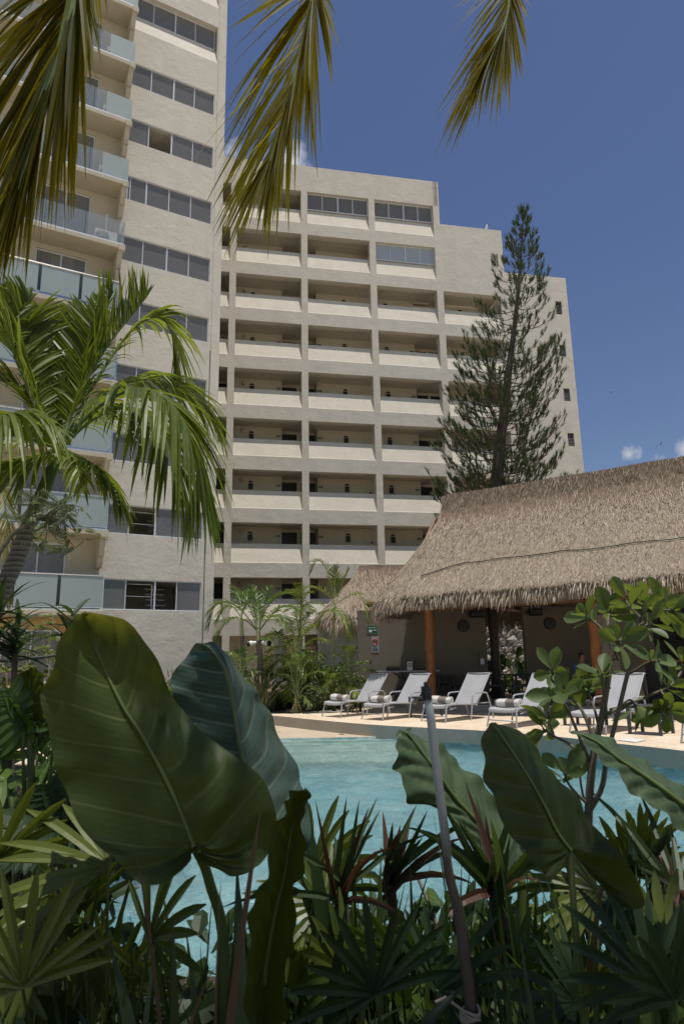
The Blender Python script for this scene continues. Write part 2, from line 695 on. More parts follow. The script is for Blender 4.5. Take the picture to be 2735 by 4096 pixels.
def earleaf(name, back=False, c1=(.024, .050, .010), c2=(.060, .100, .022), vein=(.155, .185, .06), tr=(.27, .27, .03), tw=.36, rough=.46):
    """elephant ear blade: pale ribs where the 'vein' attribute is high"""
    t = NT(name)
    f = t.noise(t.pos(), 9, 6, .7)
    f = t.math('MULTIPLY', t.math('SUBTRACT', f, .25), 1.8)
    c = t.mix(f, c1, c2)
    sp = t.ramp(t.noise(t.pos(), 55, 3, .6), ((.70, (0, 0, 0)), (.76, (1, 1, 1))))
    c = t.mix(t.math('MULTIPLY', sp, .5), c, (.14, .12, .045))
    vn = t.attr('vein')
    t.col(t.mix(vn, c, vein))
    t.set(Roughness=rough)
    t.bsdf.inputs['Specular IOR Level'].default_value = .28
    tl = t.new('ShaderNodeBsdfTranslucent')
    t.l.new(t.mix(t.math('MULTIPLY', vn, .8), t.mix(f, scl(tr, .75), tr), scl(tr, .45)), tl.inputs[0])
    ms = t.new('ShaderNodeMixShader')
    ms.inputs[0].default_value = tw
    t.l.new(t.bsdf.outputs[0], ms.inputs[1])
    t.l.new(tl.outputs[0], ms.inputs[2])
    t.l.new(ms.outputs[0], t.out.inputs[0])
    return t.mat


M['ear'] = earleaf('elephant_ear_leaf')
M['ear_blue'] = earleaf('glaucous_elephant_ear', c1=(.035, .065, .05), c2=(.075, .115, .085), vein=(.20, .25, .18), tr=(.10, .16, .04), tw=.2, rough=.34)
M['ear_pale'] = earleaf('pale_elephant_ear', c1=(.05, .085, .04), c2=(.095, .14, .07), vein=(.16, .20, .11), tr=(.12, .17, .03), tw=.25, rough=.4)
M['ear_dark'] = earleaf('dark_elephant_ear', c1=(.018, .036, .007), c2=(.042, .070, .014), vein=(.085, .11, .03), tr=(.20, .215, .014), tw=.32, rough=.52)
# ------------------------------------------------------------------ the ground, the deck and the pool
EDGE = [(-3.4, 20.4), (-2.16, 19.33), (-0.81, 17.53), (0.47, 15.94), (1.84, 14.74), (2.77, 13.99), (3.77, 12.76), (4.43, 11.55), (4.97, 10.61), (5.75, 8.6), (6.3, 6.2), (6.5, 3.4)]
LEFT = [(-1.9, 3.4), (-2.35, 4.6), (-2.7, 6.4), (-3.3, 9.5), (-3.9, 13.5), (-3.9, 17.5), (-3.4, 20.4)]
edge = [V((p.x, p.y)) for p in catmull([(x, y, 0) for x, y in EDGE], 60)]
left = [V((p.x, p.y)) for p in catmull([(x, y, 0) for x, y in LEFT], 30)]
near = [edge[-1].lerp(left[0], i/16) for i in range(17)]
LOOP = edge[:-1] + near[:-1] + left[:-1]           # runs clockwise seen from above
PC = V((1.2, 9.5))


def ring(b, loop, s0, s1, z0, z1, mi=0):
    n = len(loop)
    def pt(p, s, z):
        q = PC + (p-PC)*s
        return (q.x, q.y, z)
    vs = [pt(p, s0, z0) for p in loop] + [pt(p, s1, z1) for p in loop]
    b.add(vs, [(i, n+i, n+(i+1) % n, (i+1) % n) for i in range(n)], mi)


g = MB()
ring(g, LOOP, 1.0, 1.6, -.012, -.012)
ring(g, LOOP, 1.6, 6, -.012, -.012)
ring(g, LOOP, 6, 120, -.012, -.012)
gnd = g.build('ground', plain('paved_ground', (.50, .44, .36), .9, var=.15, sc=.4))
gnd['kind'] = 'structure'

d = MB()
n = len(edge)
arc = list(reversed(left)) [0:18]
# deck along the back and right of the pool
outer = [V((p.x, p.y)) + (V((p.x, p.y))-PC).normalized()*13 for p in edge]
for i in range(n-1):
    d.quad((*edge[i], 0), (*outer[i], 0), (*outer[i+1], 0), (*edge[i+1], 0))
# deck along the left side
for i in range(8, len(left)-1):
    a, c = left[i], left[i+1]
    oa, oc = a + V((-9, 1.5)), c + V((-9, 1.5))
    d.quad((*a, 0), (*oa, 0), (*oc, 0), (*c, 0))
deck = d.build('pool_deck', M['deck'])
deck['kind'] = 'structure'

s = MB()
s.add([(-9, 3.39, .006), (9, 3.39, .006), (9, -3, .006), (-9, -3, .006)], [(0, 1, 2, 3)])
s.add([(-1.95, 3.4, .006), (-2.4, 4.6, .006), (-2.74, 6.4, .006), (-3.34, 9.5, .006), (-6, 11.0, .006), (-9, 9, .006), (-9, 3.4, .006)], [(0, 1, 2, 3, 4, 5, 6)])
s.add([(-.75, 20.6, .006), (-1.5, 19.7, .006), (-2.3, 19.75, .006), (-4, 21.3, .006), (-12, 21.0, .006), (-12, 32, .006), (2.5, 31.8, .006), (.35, 22.8, .006)], [(0, 1, 2, 3, 4, 5, 6, 7)])
bed = s.build('garden_bed_soil', M['soil'])
bed['kind'] = 'structure'

# pool basin: wall above water, ledge, steps, floor
pb = MB()
nl = len(LOOP)
for i in range(nl):
    a, c = LOOP[i], LOOP[(i+1) % nl]
    pb.quad((*a, -.0), (*c, -.0), (*c, -.30), (*a, -.30), 0)
    pb.quad((*a, -.30), (*c, -.30), (*c, -1.35), (*a, -1.35), 1)
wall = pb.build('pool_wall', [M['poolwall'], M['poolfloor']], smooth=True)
wall['kind'] = 'structure'
pf = MB()
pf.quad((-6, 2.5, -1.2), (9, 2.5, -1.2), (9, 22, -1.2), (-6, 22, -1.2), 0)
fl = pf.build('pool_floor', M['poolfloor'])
fl['kind'] = 'structure'


def inside(x, y):
    c = False
    j = nl-1
    for i in range(nl):
        a, b_ = LOOP[i], LOOP[j]
        if (a.y > y) != (b_.y > y) and x < (b_.x-a.x)*(y-a.y)/(b_.y-a.y)+a.x:
            c = not c
        j = i
    return c


# steps: each tread is a strip clipped to the pool outline (its ends run into the wall)
st = MB()
ys = [21.0, 15.75, 15.25, 14.8, 14.3, 13.8, 13.3, 12.75]


def xr(y, side):
    xs = [-5+.02*k for k in range(600)]
    ins = [x for x in xs if inside(x, y)]
    return (min(ins)-.015, min(max(ins)+.015, 1.55+.12*(15.75-y) if y < 15.7 else 99)) if ins else None


for i in range(len(ys)-1):
    z = -.25 - .095*i
    rows = [ys[i] - (ys[i]-ys[i+1])*k/10 for k in range(11)] if i == 0 else [ys[i], ys[i+1]]
    lim = [(y, xr(y - (.02 if i == 0 else 0), 0)) for y in rows]
    lim = [(y, r) for y, r in lim if r]
    for (y0, r0), (y1, r1) in zip(lim, lim[1:]):
        st.quad((r0[0], y0, z), (r0[1], y0, z), (r1[1], y1, z), (r1[0], y1, z), 0 if i == 0 else 1)
    r = xr(ys[i+1], 0)
    st.quad((r[0], ys[i+1], z), (r[1], ys[i+1], z), (r[1], ys[i+1], z-(.095 if i < len(ys)-2 else .40)), (r[0], ys[i+1], z-(.095 if i < len(ys)-2 else .40)), 1)
# the stair's open flank towards the deep water
for i in range(1, len(ys)-1):
    z = -.25 - .095*i
    a_, c_ = xr(ys[i]-.001, 0)[1], xr(ys[i+1], 0)[1]
    st.quad((a_, ys[i], z), (c_, ys[i+1], z), (c_, ys[i+1], -1.2), (a_, ys[i], -1.2), 1)
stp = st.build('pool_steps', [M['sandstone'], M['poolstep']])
stp['kind'] = 'structure'
import numpy as np
rs_ = np.random.RandomState(3)
GX, GY, ST = np.arange(-4.2, 6.9, .05), np.arange(3.3, 20.6, .05), .05
gx, gy = np.meshgrid(GX, GY)
hz_ = np.zeros_like(gx)
for wl_, am in ((1.4, .0022), (.9, .0022), (.62, .0020), (.45, .0017), (.33, .0022), (.25, .0022), (.19, .0018), (.15, .0012)):
    for k_ in range(5):
        an_, ph_ = rs_.uniform(0, 6.283), rs_.uniform(0, 6.283)
        kk = 2*np.pi/wl_*rs_.uniform(.85, 1.15)
        hz_ += am*np.sin(kk*(gx*np.cos(an_)+gy*np.sin(an_))+ph_)
keep = np.array([[inside(x, y) for x in GX] for y in GY])
k2 = keep.copy()
for dy_ in (-1, 0, 1):
    for dx_ in (-1, 0, 1):
        k2 |= np.roll(np.roll(keep, dy_, 0), dx_, 1)
idx = -np.ones(gx.shape, int)
idx[k2] = np.arange(k2.sum())
w = MB()
w.v = [tuple(p) for p in np.stack([gx[k2], gy[k2], hz_[k2]-.272], 1)]
for j_ in range(len(GY)-1):
    for i_ in range(len(GX)-1):
        f_ = (idx[j_, i_], idx[j_, i_+1], idx[j_+1, i_+1], idx[j_+1, i_])
        if min(f_) >= 0:
            w.f.append(tuple(int(q_) for q_ in f_))
            w.m.append(0)
            w.t.append(.5)
wat = w.build('pool_water', M['water'], smooth=True)
wat.cycles.is_caustics_caster = True
for o_ in (fl, stp, wall):
    o_.cycles.is_caustics_receiver = True
wat['kind'] = 'structure'

# ------------------------------------------------------------------ tower with balconies (left)
AZA, AZB = 1.05935, 1.37704
OA = V((-5.32, 25.97, 0))
XA = V((math.sin(AZA), math.cos(AZA), 0))
NA = V((XA.y, -XA.x, 0))
ZZ = V((0, 0, 1))
FA = (OA, XA, NA, ZZ)
TW = thing('hotel_tower', 'tall cream plastered hotel tower with strip windows and glass railed balconies', 'hotel tower', OA)
wa, wb, ci = MB(OA), MB(OA), MB(OA)
PITCHA, ZT0 = 2.748, 4.43          # window heads
WL, WR = -3.72, -.075
KM = 9
heads = [ZT0 + PITCHA*k for k in range(KM)]
WH = 1.10
prev = 0.0
for k, zt in enumerate(heads):
    wa.span((-3.86, -.28, prev), (0, 0, zt-WH), FA)
    wa.span((WR, -.28, zt-WH), (0, 0, zt), FA)
    prev = zt
wa.span((-3.86, -.28, prev), (0, 0, 28.15), FA)
# sloping sill panel under the top windows and the crown above them
wa.prism([(-.34, 28.15), (0, 28.15), (-.30, 29.05), (-.34, 29.05)], -3.86, 0, FA)
wa.span((-3.86, -.4, 30.12), (0, 0.0, 31.2), FA)
wa.prism([(-.4, 31.2), (0, 31.2), (-.32, 32.2), (-.4, 32.2)], -3.86, 0, FA)
wa.span((-3.86, -.5, 33.1), (0, 0.0, 36), FA)
wa.span((0, -9, 0), (.05, -.10, 36), FA)
wa.span((.05, -9, 0), (.41, 0.0, 36), FA)
wa.span((-13.5, -9, 36), (.41, 0, 36.3), FA)
wall_a = wa.build('wall', M['stucco'], TW)
# rooms behind the strip windows
for k in range(KM+1):
    z = (heads[k] if k < KM else 30.1) + .12
    ci.span((-3.8, -4, z), (-.02, -.29, z+.22), FA, 0)
ci.span((-3.8, -4.2, 0), (-.02, -4.0, 34), FA, 1)
ci.span((-3.99, -4.2, 0), (-3.87, -.02, 34), FA, 1)
ci.build('stairwell', [M['ceiling'], M['room']], TW)


def pane_window(par, fr, s0, s1, z0, z1, cuts, y=-.09, mats=('alu', 'pane'), fw=.035, openi=None):
    """one strip window: aluminium frame with its panes as sub-part"""
    f, panes = MB(fr[0]), []
    f.span((s0, y-.03, z1-fw), (s1, y+.03, z1), fr)
    f.span((s0, y-.03, z0), (s1, y+.03, z0+fw), fr)
    xs = [s0] + [s0+(s1-s0)*c for c in cuts] + [s1]
    for i, x in enumerate(xs):
        a = x if i == 0 else x-fw*(.5 if i < len(xs)-1 else 1)
        h = fw*(1.7 if i == len(xs)//2 and len(xs) > 3 else 1)
        f.span((a, y-.032, z0+fw), (a+h, y+.032, z1-fw), fr)
    for i in range(len(xs)-1):
        if openi is not None and i in openi:
            continue
        p = MB(fr[0])
        panes.append(p)
        p.span((xs[i]+.012, y-.004, z0+.02), (xs[i+1]-.012, y+.004, z1-.02), fr)
    w = f.build('window', M[mats[0]], par)
    for p in panes:
        p.build('pane', M[mats[1]], w)
    return w


for k, zt in enumerate(heads):
    cuts, op = (.232, .495, .748), None
    if k == 0:
        cuts, op = (.235, .52, .745), (1, 2)
    elif k == 1:
        op = (1,)
    elif k == 6:
        cuts, op = (.03, .06, .235, .495, .748), None
    elif k == 7:
        op = (1,)
    elif k == 5:
        op = None
    pane_window(TW, FA, WL, WR, zt-WH, zt, cuts, openi=op, y=-.07)
pane_window(TW, FA, WL, WR, 29.05, 30.12, (.232, .495, .748), y=-.28)
pane_window(TW, FA, WL, WR, 32.2, 33.1, (.232, .495, .748), y=-.34)
# open stair and mesh screen seen through the lowest windows
sm = MB(OA)
for k in range(2):
    z = heads[k]-WH
    for j in range(5):
        sm.span((-1.7, -1.9-.12*j, z+.1+.22*j), (-.95, -1.65-.12*j, z+.14+.22*j), FA)
    sm.span((-2.75, -.75, z+.55), (-1.75, -.72, z+.58), FA)
    sm.span((-2.75, -.75, z+1.0), (-1.75, -.72, z+1.03), FA)
    sm.span((-1.78, -.75, z+.0), (-1.74, -.72, z+1.03), FA)
sm.build('staircase', M['white'], TW)

# balcony side of the tower
SLB = [3.03 + 2.775*n for n in range(11)]
DL, DR = -6.76, -4.95
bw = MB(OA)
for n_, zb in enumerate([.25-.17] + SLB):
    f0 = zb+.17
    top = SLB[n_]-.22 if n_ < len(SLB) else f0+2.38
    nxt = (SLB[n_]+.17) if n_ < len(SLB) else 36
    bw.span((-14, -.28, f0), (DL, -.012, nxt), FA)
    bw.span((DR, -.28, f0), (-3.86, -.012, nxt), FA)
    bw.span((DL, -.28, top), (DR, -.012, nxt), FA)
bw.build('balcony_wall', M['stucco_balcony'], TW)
gfw = MB(OA)
gfw.span((-14, -.008, .0), (DL, .012, 3.0), FA)
gfw.span((DR, -.008, .0), (-3.9, .012, 3.0), FA)
gfw.span((DL, -.008, 2.6), (DR, .012, 3.0), FA)
gfw.build('ground_floor_wall', M['stucco_tan'], TW)
rm = MB(OA)
for zb in SLB:
    rm.span((-8.5, -4, zb), (-4.0, -.29, zb+.15), FA, 0)
rm.span((-8.5, -4.2, 0), (-4.0, -4.0, 34), FA, 1)
rm.build('guest_rooms', [M['ceiling'], M['room']], TW)
CORB = [(0, 0), (.93, 0), (.93, -.06), (.90, -.24), (.74, -.52), (.72, -.68), (.60, -.68), (.58, -.92), (.44, -1.06), (.0, -1.06)]
for n_, zb in enumerate(SLB[:10]):
    b = MB(OA)
    b.span((-14, 0.0, zb), (-3.77, 1.0, zb+.17), FA)
    b.span((-3.99, .9, zb-.07), (-3.75, 1.03, zb+.175), FA)
    slab = b.build('balcony_slab', M['stucco_balcony'], TW, bevel=.012)
    c = MB(OA)
    c.prism([(y, zb-.002+z) for y, z in CORB], -3.99, -3.81, FA)
    c.build('corbel', M['stucco_balcony'], TW)
    z0 = zb+.17
    g, r = MB(OA), MB(OA)
    frosted = n_ < 5
    lo, hi = (z0+.12, z0+1.16) if frosted else (z0+.03, z0+1.02)
    cutsg = [-13.5, -11.9, -11.8, -9.7, -9.6, -7.95, -7.85, -6.66, -6.55, -5.28, -5.17, -3.83]
    fr_, cl_ = MB(OA), MB(OA)
    for i in range(0, len(cutsg), 2):
        a, e = cutsg[i], cutsg[i+1]
        tgt = fr_ if (frosted or (i == 10 and n_ >= 6)) else cl_
        if not frosted:
            a, e = a-.045, e+.045
        if tgt is fr_ and not frosted:
            cl_.span((a, .955, lo), (-4.78, .967, hi), FA)
            a = -4.77
        tgt.span((a, .955, lo), (e, .967, hi), FA)
    (fr_ if (frosted or n_ >= 6) else cl_).span((-3.83, .05, lo), (-3.818, .95, hi), FA)
    r.span((-13.5, .93, z0), (-3.80, .99, z0+.055), FA)
    if frosted:
        r.tube([OA+XA*-13.5+NA*.96+ZZ*(hi+.03), OA+XA*-3.80+NA*.96+ZZ*(hi+.03)], .03, 10)
        for a in (-11.85, -9.65, -7.9, -6.6, -5.22, -3.82):
            r.span((a-.015, .945, z0+.05), (a+.015, .977, lo+.02), FA)
        r.span((-13.5, .94, lo-.03), (-3.80, .982, lo), FA)
        r.span((-3.83, .965, lo), (-3.80, .985, hi), FA)
    rail = r.build('railing', M['chrome'] if frosted else M['alu'], TW)
    if cl_.v:
        cl_.build('glass_panel', M['rail_glass'], rail)
    if fr_.v:
        fr_.build('frosted_panel', M['frost'], rail)
    # sliding door in its opening, with curtain
    f0, top = z0, SLB[n_+1]-.22
    dd = pane_window(TW, FA, DL, DR, f0, top, (.5,), y=-.10, mats=('alu', 'pane'), fw=.05)
    dd.name = 'sliding_door'
    cu = MB(OA)
    spans = {5: ((-6.7, -5.95), (-5.8, -5.02)), 6: ((-6.7, -6.4), (-5.42, -5.02)), 7: ((-6.7, -6.2), (-5.5, -5.02)), 0: ((-6.2, -5.4),), 1: ((-6.0, -5.3),), 2: ((-5.9, -5.3),)}.get(n_, ((-6.7, -6.2), (-5.4, -5.02)))
    for a, e in spans:
        m = int((e-a)/.035)
        pts = [(a+(e-a)*i/m, -.2+.03*math.sin(i*1.9)+.012*math.sin(i*.7)) for i in range(m+1)]
        for (x0, y0), (x1, y1) in zip(pts, pts[1:]):
            P = lambda x, y, z: OA+XA*x+NA*y+ZZ*z
            cu.quad(P(x0, y0, f0+.02), P(x1, y1, f0+.02), P(x1, y1, top-.04), P(x0, y0, top-.04))
    cu.build('curtain', M['curtain_light' if n_ < 3 else 'curtain'], dd, smooth=True)
# the ground floor door
dd = pane_window(TW, FA, DL, DR, .05, 2.6, (.5,), y=.0, mats=('alu', 'pane'), fw=.05)
dd.name = 'sliding_door'
cu = MB(OA)
m = 50
for i in range(m):
    P = lambda i, z: OA+XA*(DL+.05+(DR-DL-.1)*i/m)+NA*(-.12+.03*math.sin(i*1.9))+ZZ*z
    cu.quad(P(i, .1), P(i+1, .1), P(i+1, 2.55), P(i, 2.55))
cu.build('curtain', M['curtain'], dd, smooth=True)
cdt = MB(OA)
cdt.span((-4.38, -.012, SLB[5]+.2), (-4.30, .03, SLB[5]+1.95), FA)
cdt.build('cable_duct', M['white'], TW)
dp = MB(OA)
dp.tube([OA+XA*.02+NA*-.04+ZZ*z for z in (14, 20, 26, 33)], .035, 8)
dp.build('downpipe', M['stucco'], TW)

# air conditioners standing on the balconies
for n_, lab in ((5, 'white air conditioner behind clear glass on the balcony nearest above the palm'), (6, 'air conditioner blurred behind frosted glass, one balcony above the clearly seen unit'),
                (7, 'air conditioner behind frosted glass on the balcony with a cable along its slab'), (8, 'air conditioner behind frosted glass on the topmost balcony between the palm leaflets')):
    z = SLB[n_]+.172
    o = OA+XA*-4.42+NA*.52+ZZ*z
    ac = thing('air_conditioner', lab, 'air conditioner', o, 0, 'air conditioners on the balconies')
    fr = (o, XA, NA, ZZ)
    b = MB(o)
    b.span((-.41, -.15, .05), (.41, .15, .63), fr)
    b.span((-.36, -.12, 0), (-.28, .12, .05), fr)
    b.span((.28, -.12, 0), (.36, .12, .05), fr)
    b.build('casing', M['white'], ac, bevel=.012)
    gq = MB(o)
    c0 = o+XA*-.12+NA*.158+ZZ*.34
    for q in range(8):
        rr = .04+.03*q
        gq.tube([c0+XA*rr*math.cos(a*math.pi/12)+ZZ*rr*math.sin(a*math.pi/12) for a in range(25)], .005, 4, cap=False)
    gq.build('grille', M['white'], ac)
    fb = MB(o)
    fb.lathe(c0-NA*.004, [(.0, 0), (.26, 0), (.26, .003), (0, .003)], 24, ax=(XA, ZZ, NA))
    fb.build('fan_opening', M['black'], ac)

# ------------------------------------------------------------------ building with open corridors (centre)
OB = V((-5.45, 33.0, 0))
XB = V((math.sin(AZB), math.cos(AZB), 0))
NB = V((XB.y, -XB.x, 0))
FB = (OB, XB, NB, ZZ)
BB = thing('corridor_building', 'wide cream apartment block stepping down at the right with open corridors', 'apartment block', OB)
DZ = 2.735
ZL = [27.38 - DZ*k for k in range(10)]
COLS = [(-4.2, -.80), (-.35, 0.0), (3.52, 3.87), (7.40, 7.76), (11.27, 11.65)]
BAYS = [(-.80, -.35), (0.0, 3.52), (3.87, 7.40), (7.76, 11.27), (11.65, 15.12)]
TH = -.46
b = MB(OB)
for i, (a, e) in enumerate(COLS):
    b.span((a, TH, 0), (e, 0, ZL[0] if i < 4 else 29.02), FB)
b.span((11.27, TH, ZL[0]), (11.58, 0, 29.021), FB)
b.span((-4.2, TH, ZL[0]), (11.27, 0, 29.02), FB)
b.span((11.65, TH, ZL[2]), (15.45, .0, 26.22), FB)
# solid end of the block with its small vent openings
VENT = [(18.52, 18.91, 21.07, 21.92), (18.52, 18.91, 18.4, 19.15), (18.54, 18.91, 15.67, 16.45), (18.52, 18.9, 12.99, 13.77)]
b.span((15.12, TH, 0), (18.52, -.0015, ZL[2]), FB)
b.span((15.45, TH, ZL[2]), (18.52, -.0015, 23.48), FB)
b.span((18.91, TH, 0), (19.33, -.0015, 23.48), FB)
zz = [0] + sum([[v[2], v[3]] for v in reversed(VENT)], []) + [23.48]
for i in range(0, len(zz), 2):
    b.span((18.52, TH, zz[i]), (18.91, -.0015, zz[i+1]), FB)
for k in range(10):
    for j, (a, e) in enumerate(BAYS):
        if j == 4 and k < 2:
            continue
        if k == 9:
            continue
        zt = ZL[k]-DZ
        b.span((a, TH, zt), (e, -.001, zt+.715), FB)
# depth of the block: flank walls, roofs
b.span((19.05, -9, 0), (19.328, TH, 23.479), FB)
b.span((15.121, -2.3, 3.36), (15.3, TH-.001, 21.9), FB)
b.span((15.2, -9, 23.2), (19.05, TH, 23.47), FB)
b.span((15.17, -9, 23.48), (15.448, TH, 26.219), FB)
b.span((11.6, -9, 26.0), (15.17, TH, 26.215), FB)
b.span((11.3, -9, 26.22), (11.578, TH, 29.018), FB)
b.span((-4.2, -9, 28.8), (11.3, TH, 29.015), FB)
b.build('wall', M['stucco'], BB)
# sloping parapets, each recessed at its top
for k in range(9):
    for j, (a, e) in enumerate(BAYS):
        if j == 4 and k < 2:
            continue
        zb, zr = ZL[k]-DZ+.715, ZL[k]-1.02
        p = MB(OB)
        p.prism([(-.44, zb), (-.003, zb), (-.03, zb+.06), (-.275, zr-.06), (-.29, zr), (-.43, zr), (-.44, zr-.05)], a, e, FB)
        p.build('parapet', M['stucco'], BB)
# corridor: slabs, back wall with door alcoves
BKY, ALY = -1.6, -2.1
ALC = [(-1.15, -.15), (2.64, 4.56), (10.32, 12.2), (14.4, 15.1)]
cb, cf = MB(OB), MB(OB)
for k in range(10):
    cf.span((-4.2, -2.3, ZL[k]+.10), (15.12 if k > 1 else 11.27, TH, ZL[k]+.42), FB)
xs = [-4.2] + [x for a in ALC for x in a] + [15.12]
ztop = 28.8
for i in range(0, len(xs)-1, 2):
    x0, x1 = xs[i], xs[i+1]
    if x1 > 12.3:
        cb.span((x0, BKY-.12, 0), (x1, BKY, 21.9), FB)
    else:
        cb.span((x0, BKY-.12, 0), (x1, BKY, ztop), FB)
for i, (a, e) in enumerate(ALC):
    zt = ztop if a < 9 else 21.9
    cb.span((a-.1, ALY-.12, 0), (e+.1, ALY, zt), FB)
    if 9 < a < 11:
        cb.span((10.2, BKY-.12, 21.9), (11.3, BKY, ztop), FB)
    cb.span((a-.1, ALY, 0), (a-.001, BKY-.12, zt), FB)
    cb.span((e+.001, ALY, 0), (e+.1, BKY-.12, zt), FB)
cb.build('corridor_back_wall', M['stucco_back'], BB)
cf.build('corridor_slab', M['ceiling'], BB)


def text_mesh(txt, size, mat, parent, o, X, Z, N, name):
    cu = bpy.data.curves.new('t', 'FONT')
    cu.body = txt
    cu.size = size
    cu.align_x = 'CENTER'
    cu.align_y = 'CENTER'
    cu.extrude = .001
    ob = bpy.data.objects.new('t', cu)
    COL.objects.link(ob)
    dg = bpy.context.evaluated_depsgraph_get()
    me = bpy.data.meshes.new_from_object(ob.evaluated_get(dg))
    bpy.data.objects.remove(ob)
    me.name = name
    me.materials.clear()
    me.materials.append(mat)
    r = bpy.data.objects.new(name, me)
    COL.objects.link(r)
    mw = Matrix(((X.x, Z.x, N.x, 0), (X.y, Z.y, N.y, 0), (X.z, Z.z, N.z, 0), (0, 0, 0, 1)))
    me.transform(mw)
    base = V((0, 0, 0))
    q = parent
    while q is not None:
        base += q.location
        q = q.parent
    me.transform(Matrix.Translation(o-base))
    if parent is not None:
        r.parent = parent
    return r


DOORS = [(-1.02, -.24), (2.69, 3.50), (3.70, 4.50), (10.40, 11.14), (11.30, 12.06)]
NUMS = {4: ('605', '604', '603'), 5: ('505', '504', '503'), 6: ('405', '404', '403'), 7: ('305', '304', '303'), 8: ('207', '201', '203')}
PLQ = [2.46, 4.73, 10.12]
for k in range(0, 9):
    zf = ZL[k]-DZ+.52            # corridor floor
    for a, e in DOORS:
        if k < 2 and a > 9:
            continue
        dm = MB(OB)
        dm.span((a, ALY+.003, zf+.02), (e, ALY+.05, zf+2.13), FB)
        dr = dm.build('door', M['door'], BB, bevel=.006)
        dh = MB(OB)
        dh.span((e-.09, ALY+.052, zf+.92), (e-.05, ALY+.10, zf+1.06), FB)
        dh.build('handle', M['alu'], dr)
    for i, x in enumerate(PLQ):
        if k < 2 and x > 9:
            continue
        pm = MB(OB)
        pm.span((x-.11, BKY+.002, zf+1.79), (x+.11, BKY+.022, zf+1.90), FB)
        pl = pm.build('number_plaque', M['plaque'], BB)
        if k in NUMS:
            text_mesh(NUMS[k][i], .11, M['white'], pl, OB+XB*x+NB*(BKY+.025)+ZZ*(zf+1.845), XB, ZZ, NB, 'digits')
    for x in (1.0, 6.17, 8.64, 13.2 if k > 1 else 8.64):
        if x == 8.64 and k < 2:
            continue
        wm = MB(OB)
        w2, h0, h1 = .125, zf+1.58, zf+1.93
        pr = [(-w2, h0), (w2, h0), (w2, h1)] + [(w2*math.cos(t), h1+w2*math.sin(t)) for t in [math.pi*i/10 for i in range(1, 10)]] + [(-w2, h1)]
        P = lambda u, z, y: OB+XB*(x+u)+NB*(BKY+y)+ZZ*z
        out = [(u*1.28, (z-h0)*1.08+h0-.03) for u, z in pr]
        nn_ = len(pr)
        vs = [P(u, z, .002) for u, z in out] + [P(u, z, .03) for u, z in out] + [P(u, z, .03) for u, z in pr] + [P(u, z, .004) for u, z in pr]
        fs = []
        for r_ in range(3):
            fs += [(r_*nn_+i, r_*nn_+(i+1) % nn_, (r_+1)*nn_+(i+1) % nn_, (r_+1)*nn_+i) for i in range(nn_)]
        wm.add(vs, fs)
        wm.box(P(0, h1, .015), (.25, .02, .035), 0, (XB, NB, ZZ))
        win = wm.build('arched_window', M['stucco_balcony'], BB)
        gm = MB(OB)
        gm.add([P(u, z, .006) for u, z in pr], [tuple(range(nn_))])
        gm.build('pane', M['black'], win)
    for x in (.55,):
        lm = MB(OB)
        lm.lathe(OB+XB*x+NB*(BKY+.003)+ZZ*(zf+2.06), [(.0, 0), (.13, 0), (.12, .05), (.06, .085), (0, .09)], 14, ax=(XB, ZZ, NB))
        lm.build('wall_lamp', M['lamp'], BB, smooth=True)
    if k > 3:
        fm = MB(OB)
        fm.span((7.42, BKY+.002, zf+1.52), (7.52, BKY+.03, zf+1.64), FB)
        fm.build('fire_alarm', plain('red_alarm', (.20, .03, .02), .5) if 'red' not in M else M['red'], BB)
# glazed bays at the top
for k, j, m_ in ((0, 2, 'pane'), (0, 3, 'pane'), (1, 3, 'pane_pale')):
    a, e = BAYS[j]
    pane_window(BB, FB, a, e, ZL[k]-1.02+.002, ZL[k]-.002, (.25, .5, .75), y=-.22, mats=('alu', m_), fw=.05)
M['louvre'] = plain('weathered_louvre', (.20, .20, .19), .5)
# louvred openings
for (a, e, z0, z1) in [(14.72, 15.1, 23.86, 24.64)] + VENT:
    lv = MB(OB)
    n_ = 9
    yy = .012 if a < 15 else -.06
    for i in range(n_):
        z = z0+(z1-z0)*(i+.5)/n_
        o = OB+XB*(a+e)/2+NB*yy+ZZ*z
        lv.box(o, (e-a-.06, .05, .008), 0, (XB, (NB*.6-ZZ*.8).normalized(), (NB*.8+ZZ*.6).normalized()))
    for x in (a, e-.03):
        lv.span((x, yy-.03, z0), (x+.03, yy+.03, z1), FB)
    lw = lv.build('louvre_window', M['louvre'], BB)
    bk = MB(OB)
    bk.span((a, yy-.06, z0), (e, yy-.05, z1), FB)
    bk.build('opening', M['black'], lw)
# ground storey back wall, doorway
gs = MB(OB)
gs.span((-4.2, -2.2, 0), (15.1, -1.96, 2.7), FB)
gs.span((-4.2, TH, 2.70), (15.12, -.002, 3.36), FB)
gs.build('ground_storey_wall', M['stucco'], BB)
an = MB(OB)
for x in (14.5, 14.72):
    an.tube([OB+XB*x+NB*-.3+ZZ*26.2, OB+XB*14.72+NB*-.3+ZZ*26.75], .03, 6)
an.build('roof_bracket', M['white'], BB)
# ------------------------------------------------------------------ thatched pavilion
U2 = V((.86, -.51, 0)).normalized()
N2 = V((U2.y, -U2.x, 0))            # towards the pool
R0 = V((3.28, 21.6, 0))
WTH, LEN_E, ZR, ZE = 3.25, 1.45, 6.62, 3.08
PAV = thing('thatched_pavilion', 'open poolside pavilion under a broad dry palm thatch roof on tree trunk posts', 'pavilion', R0)


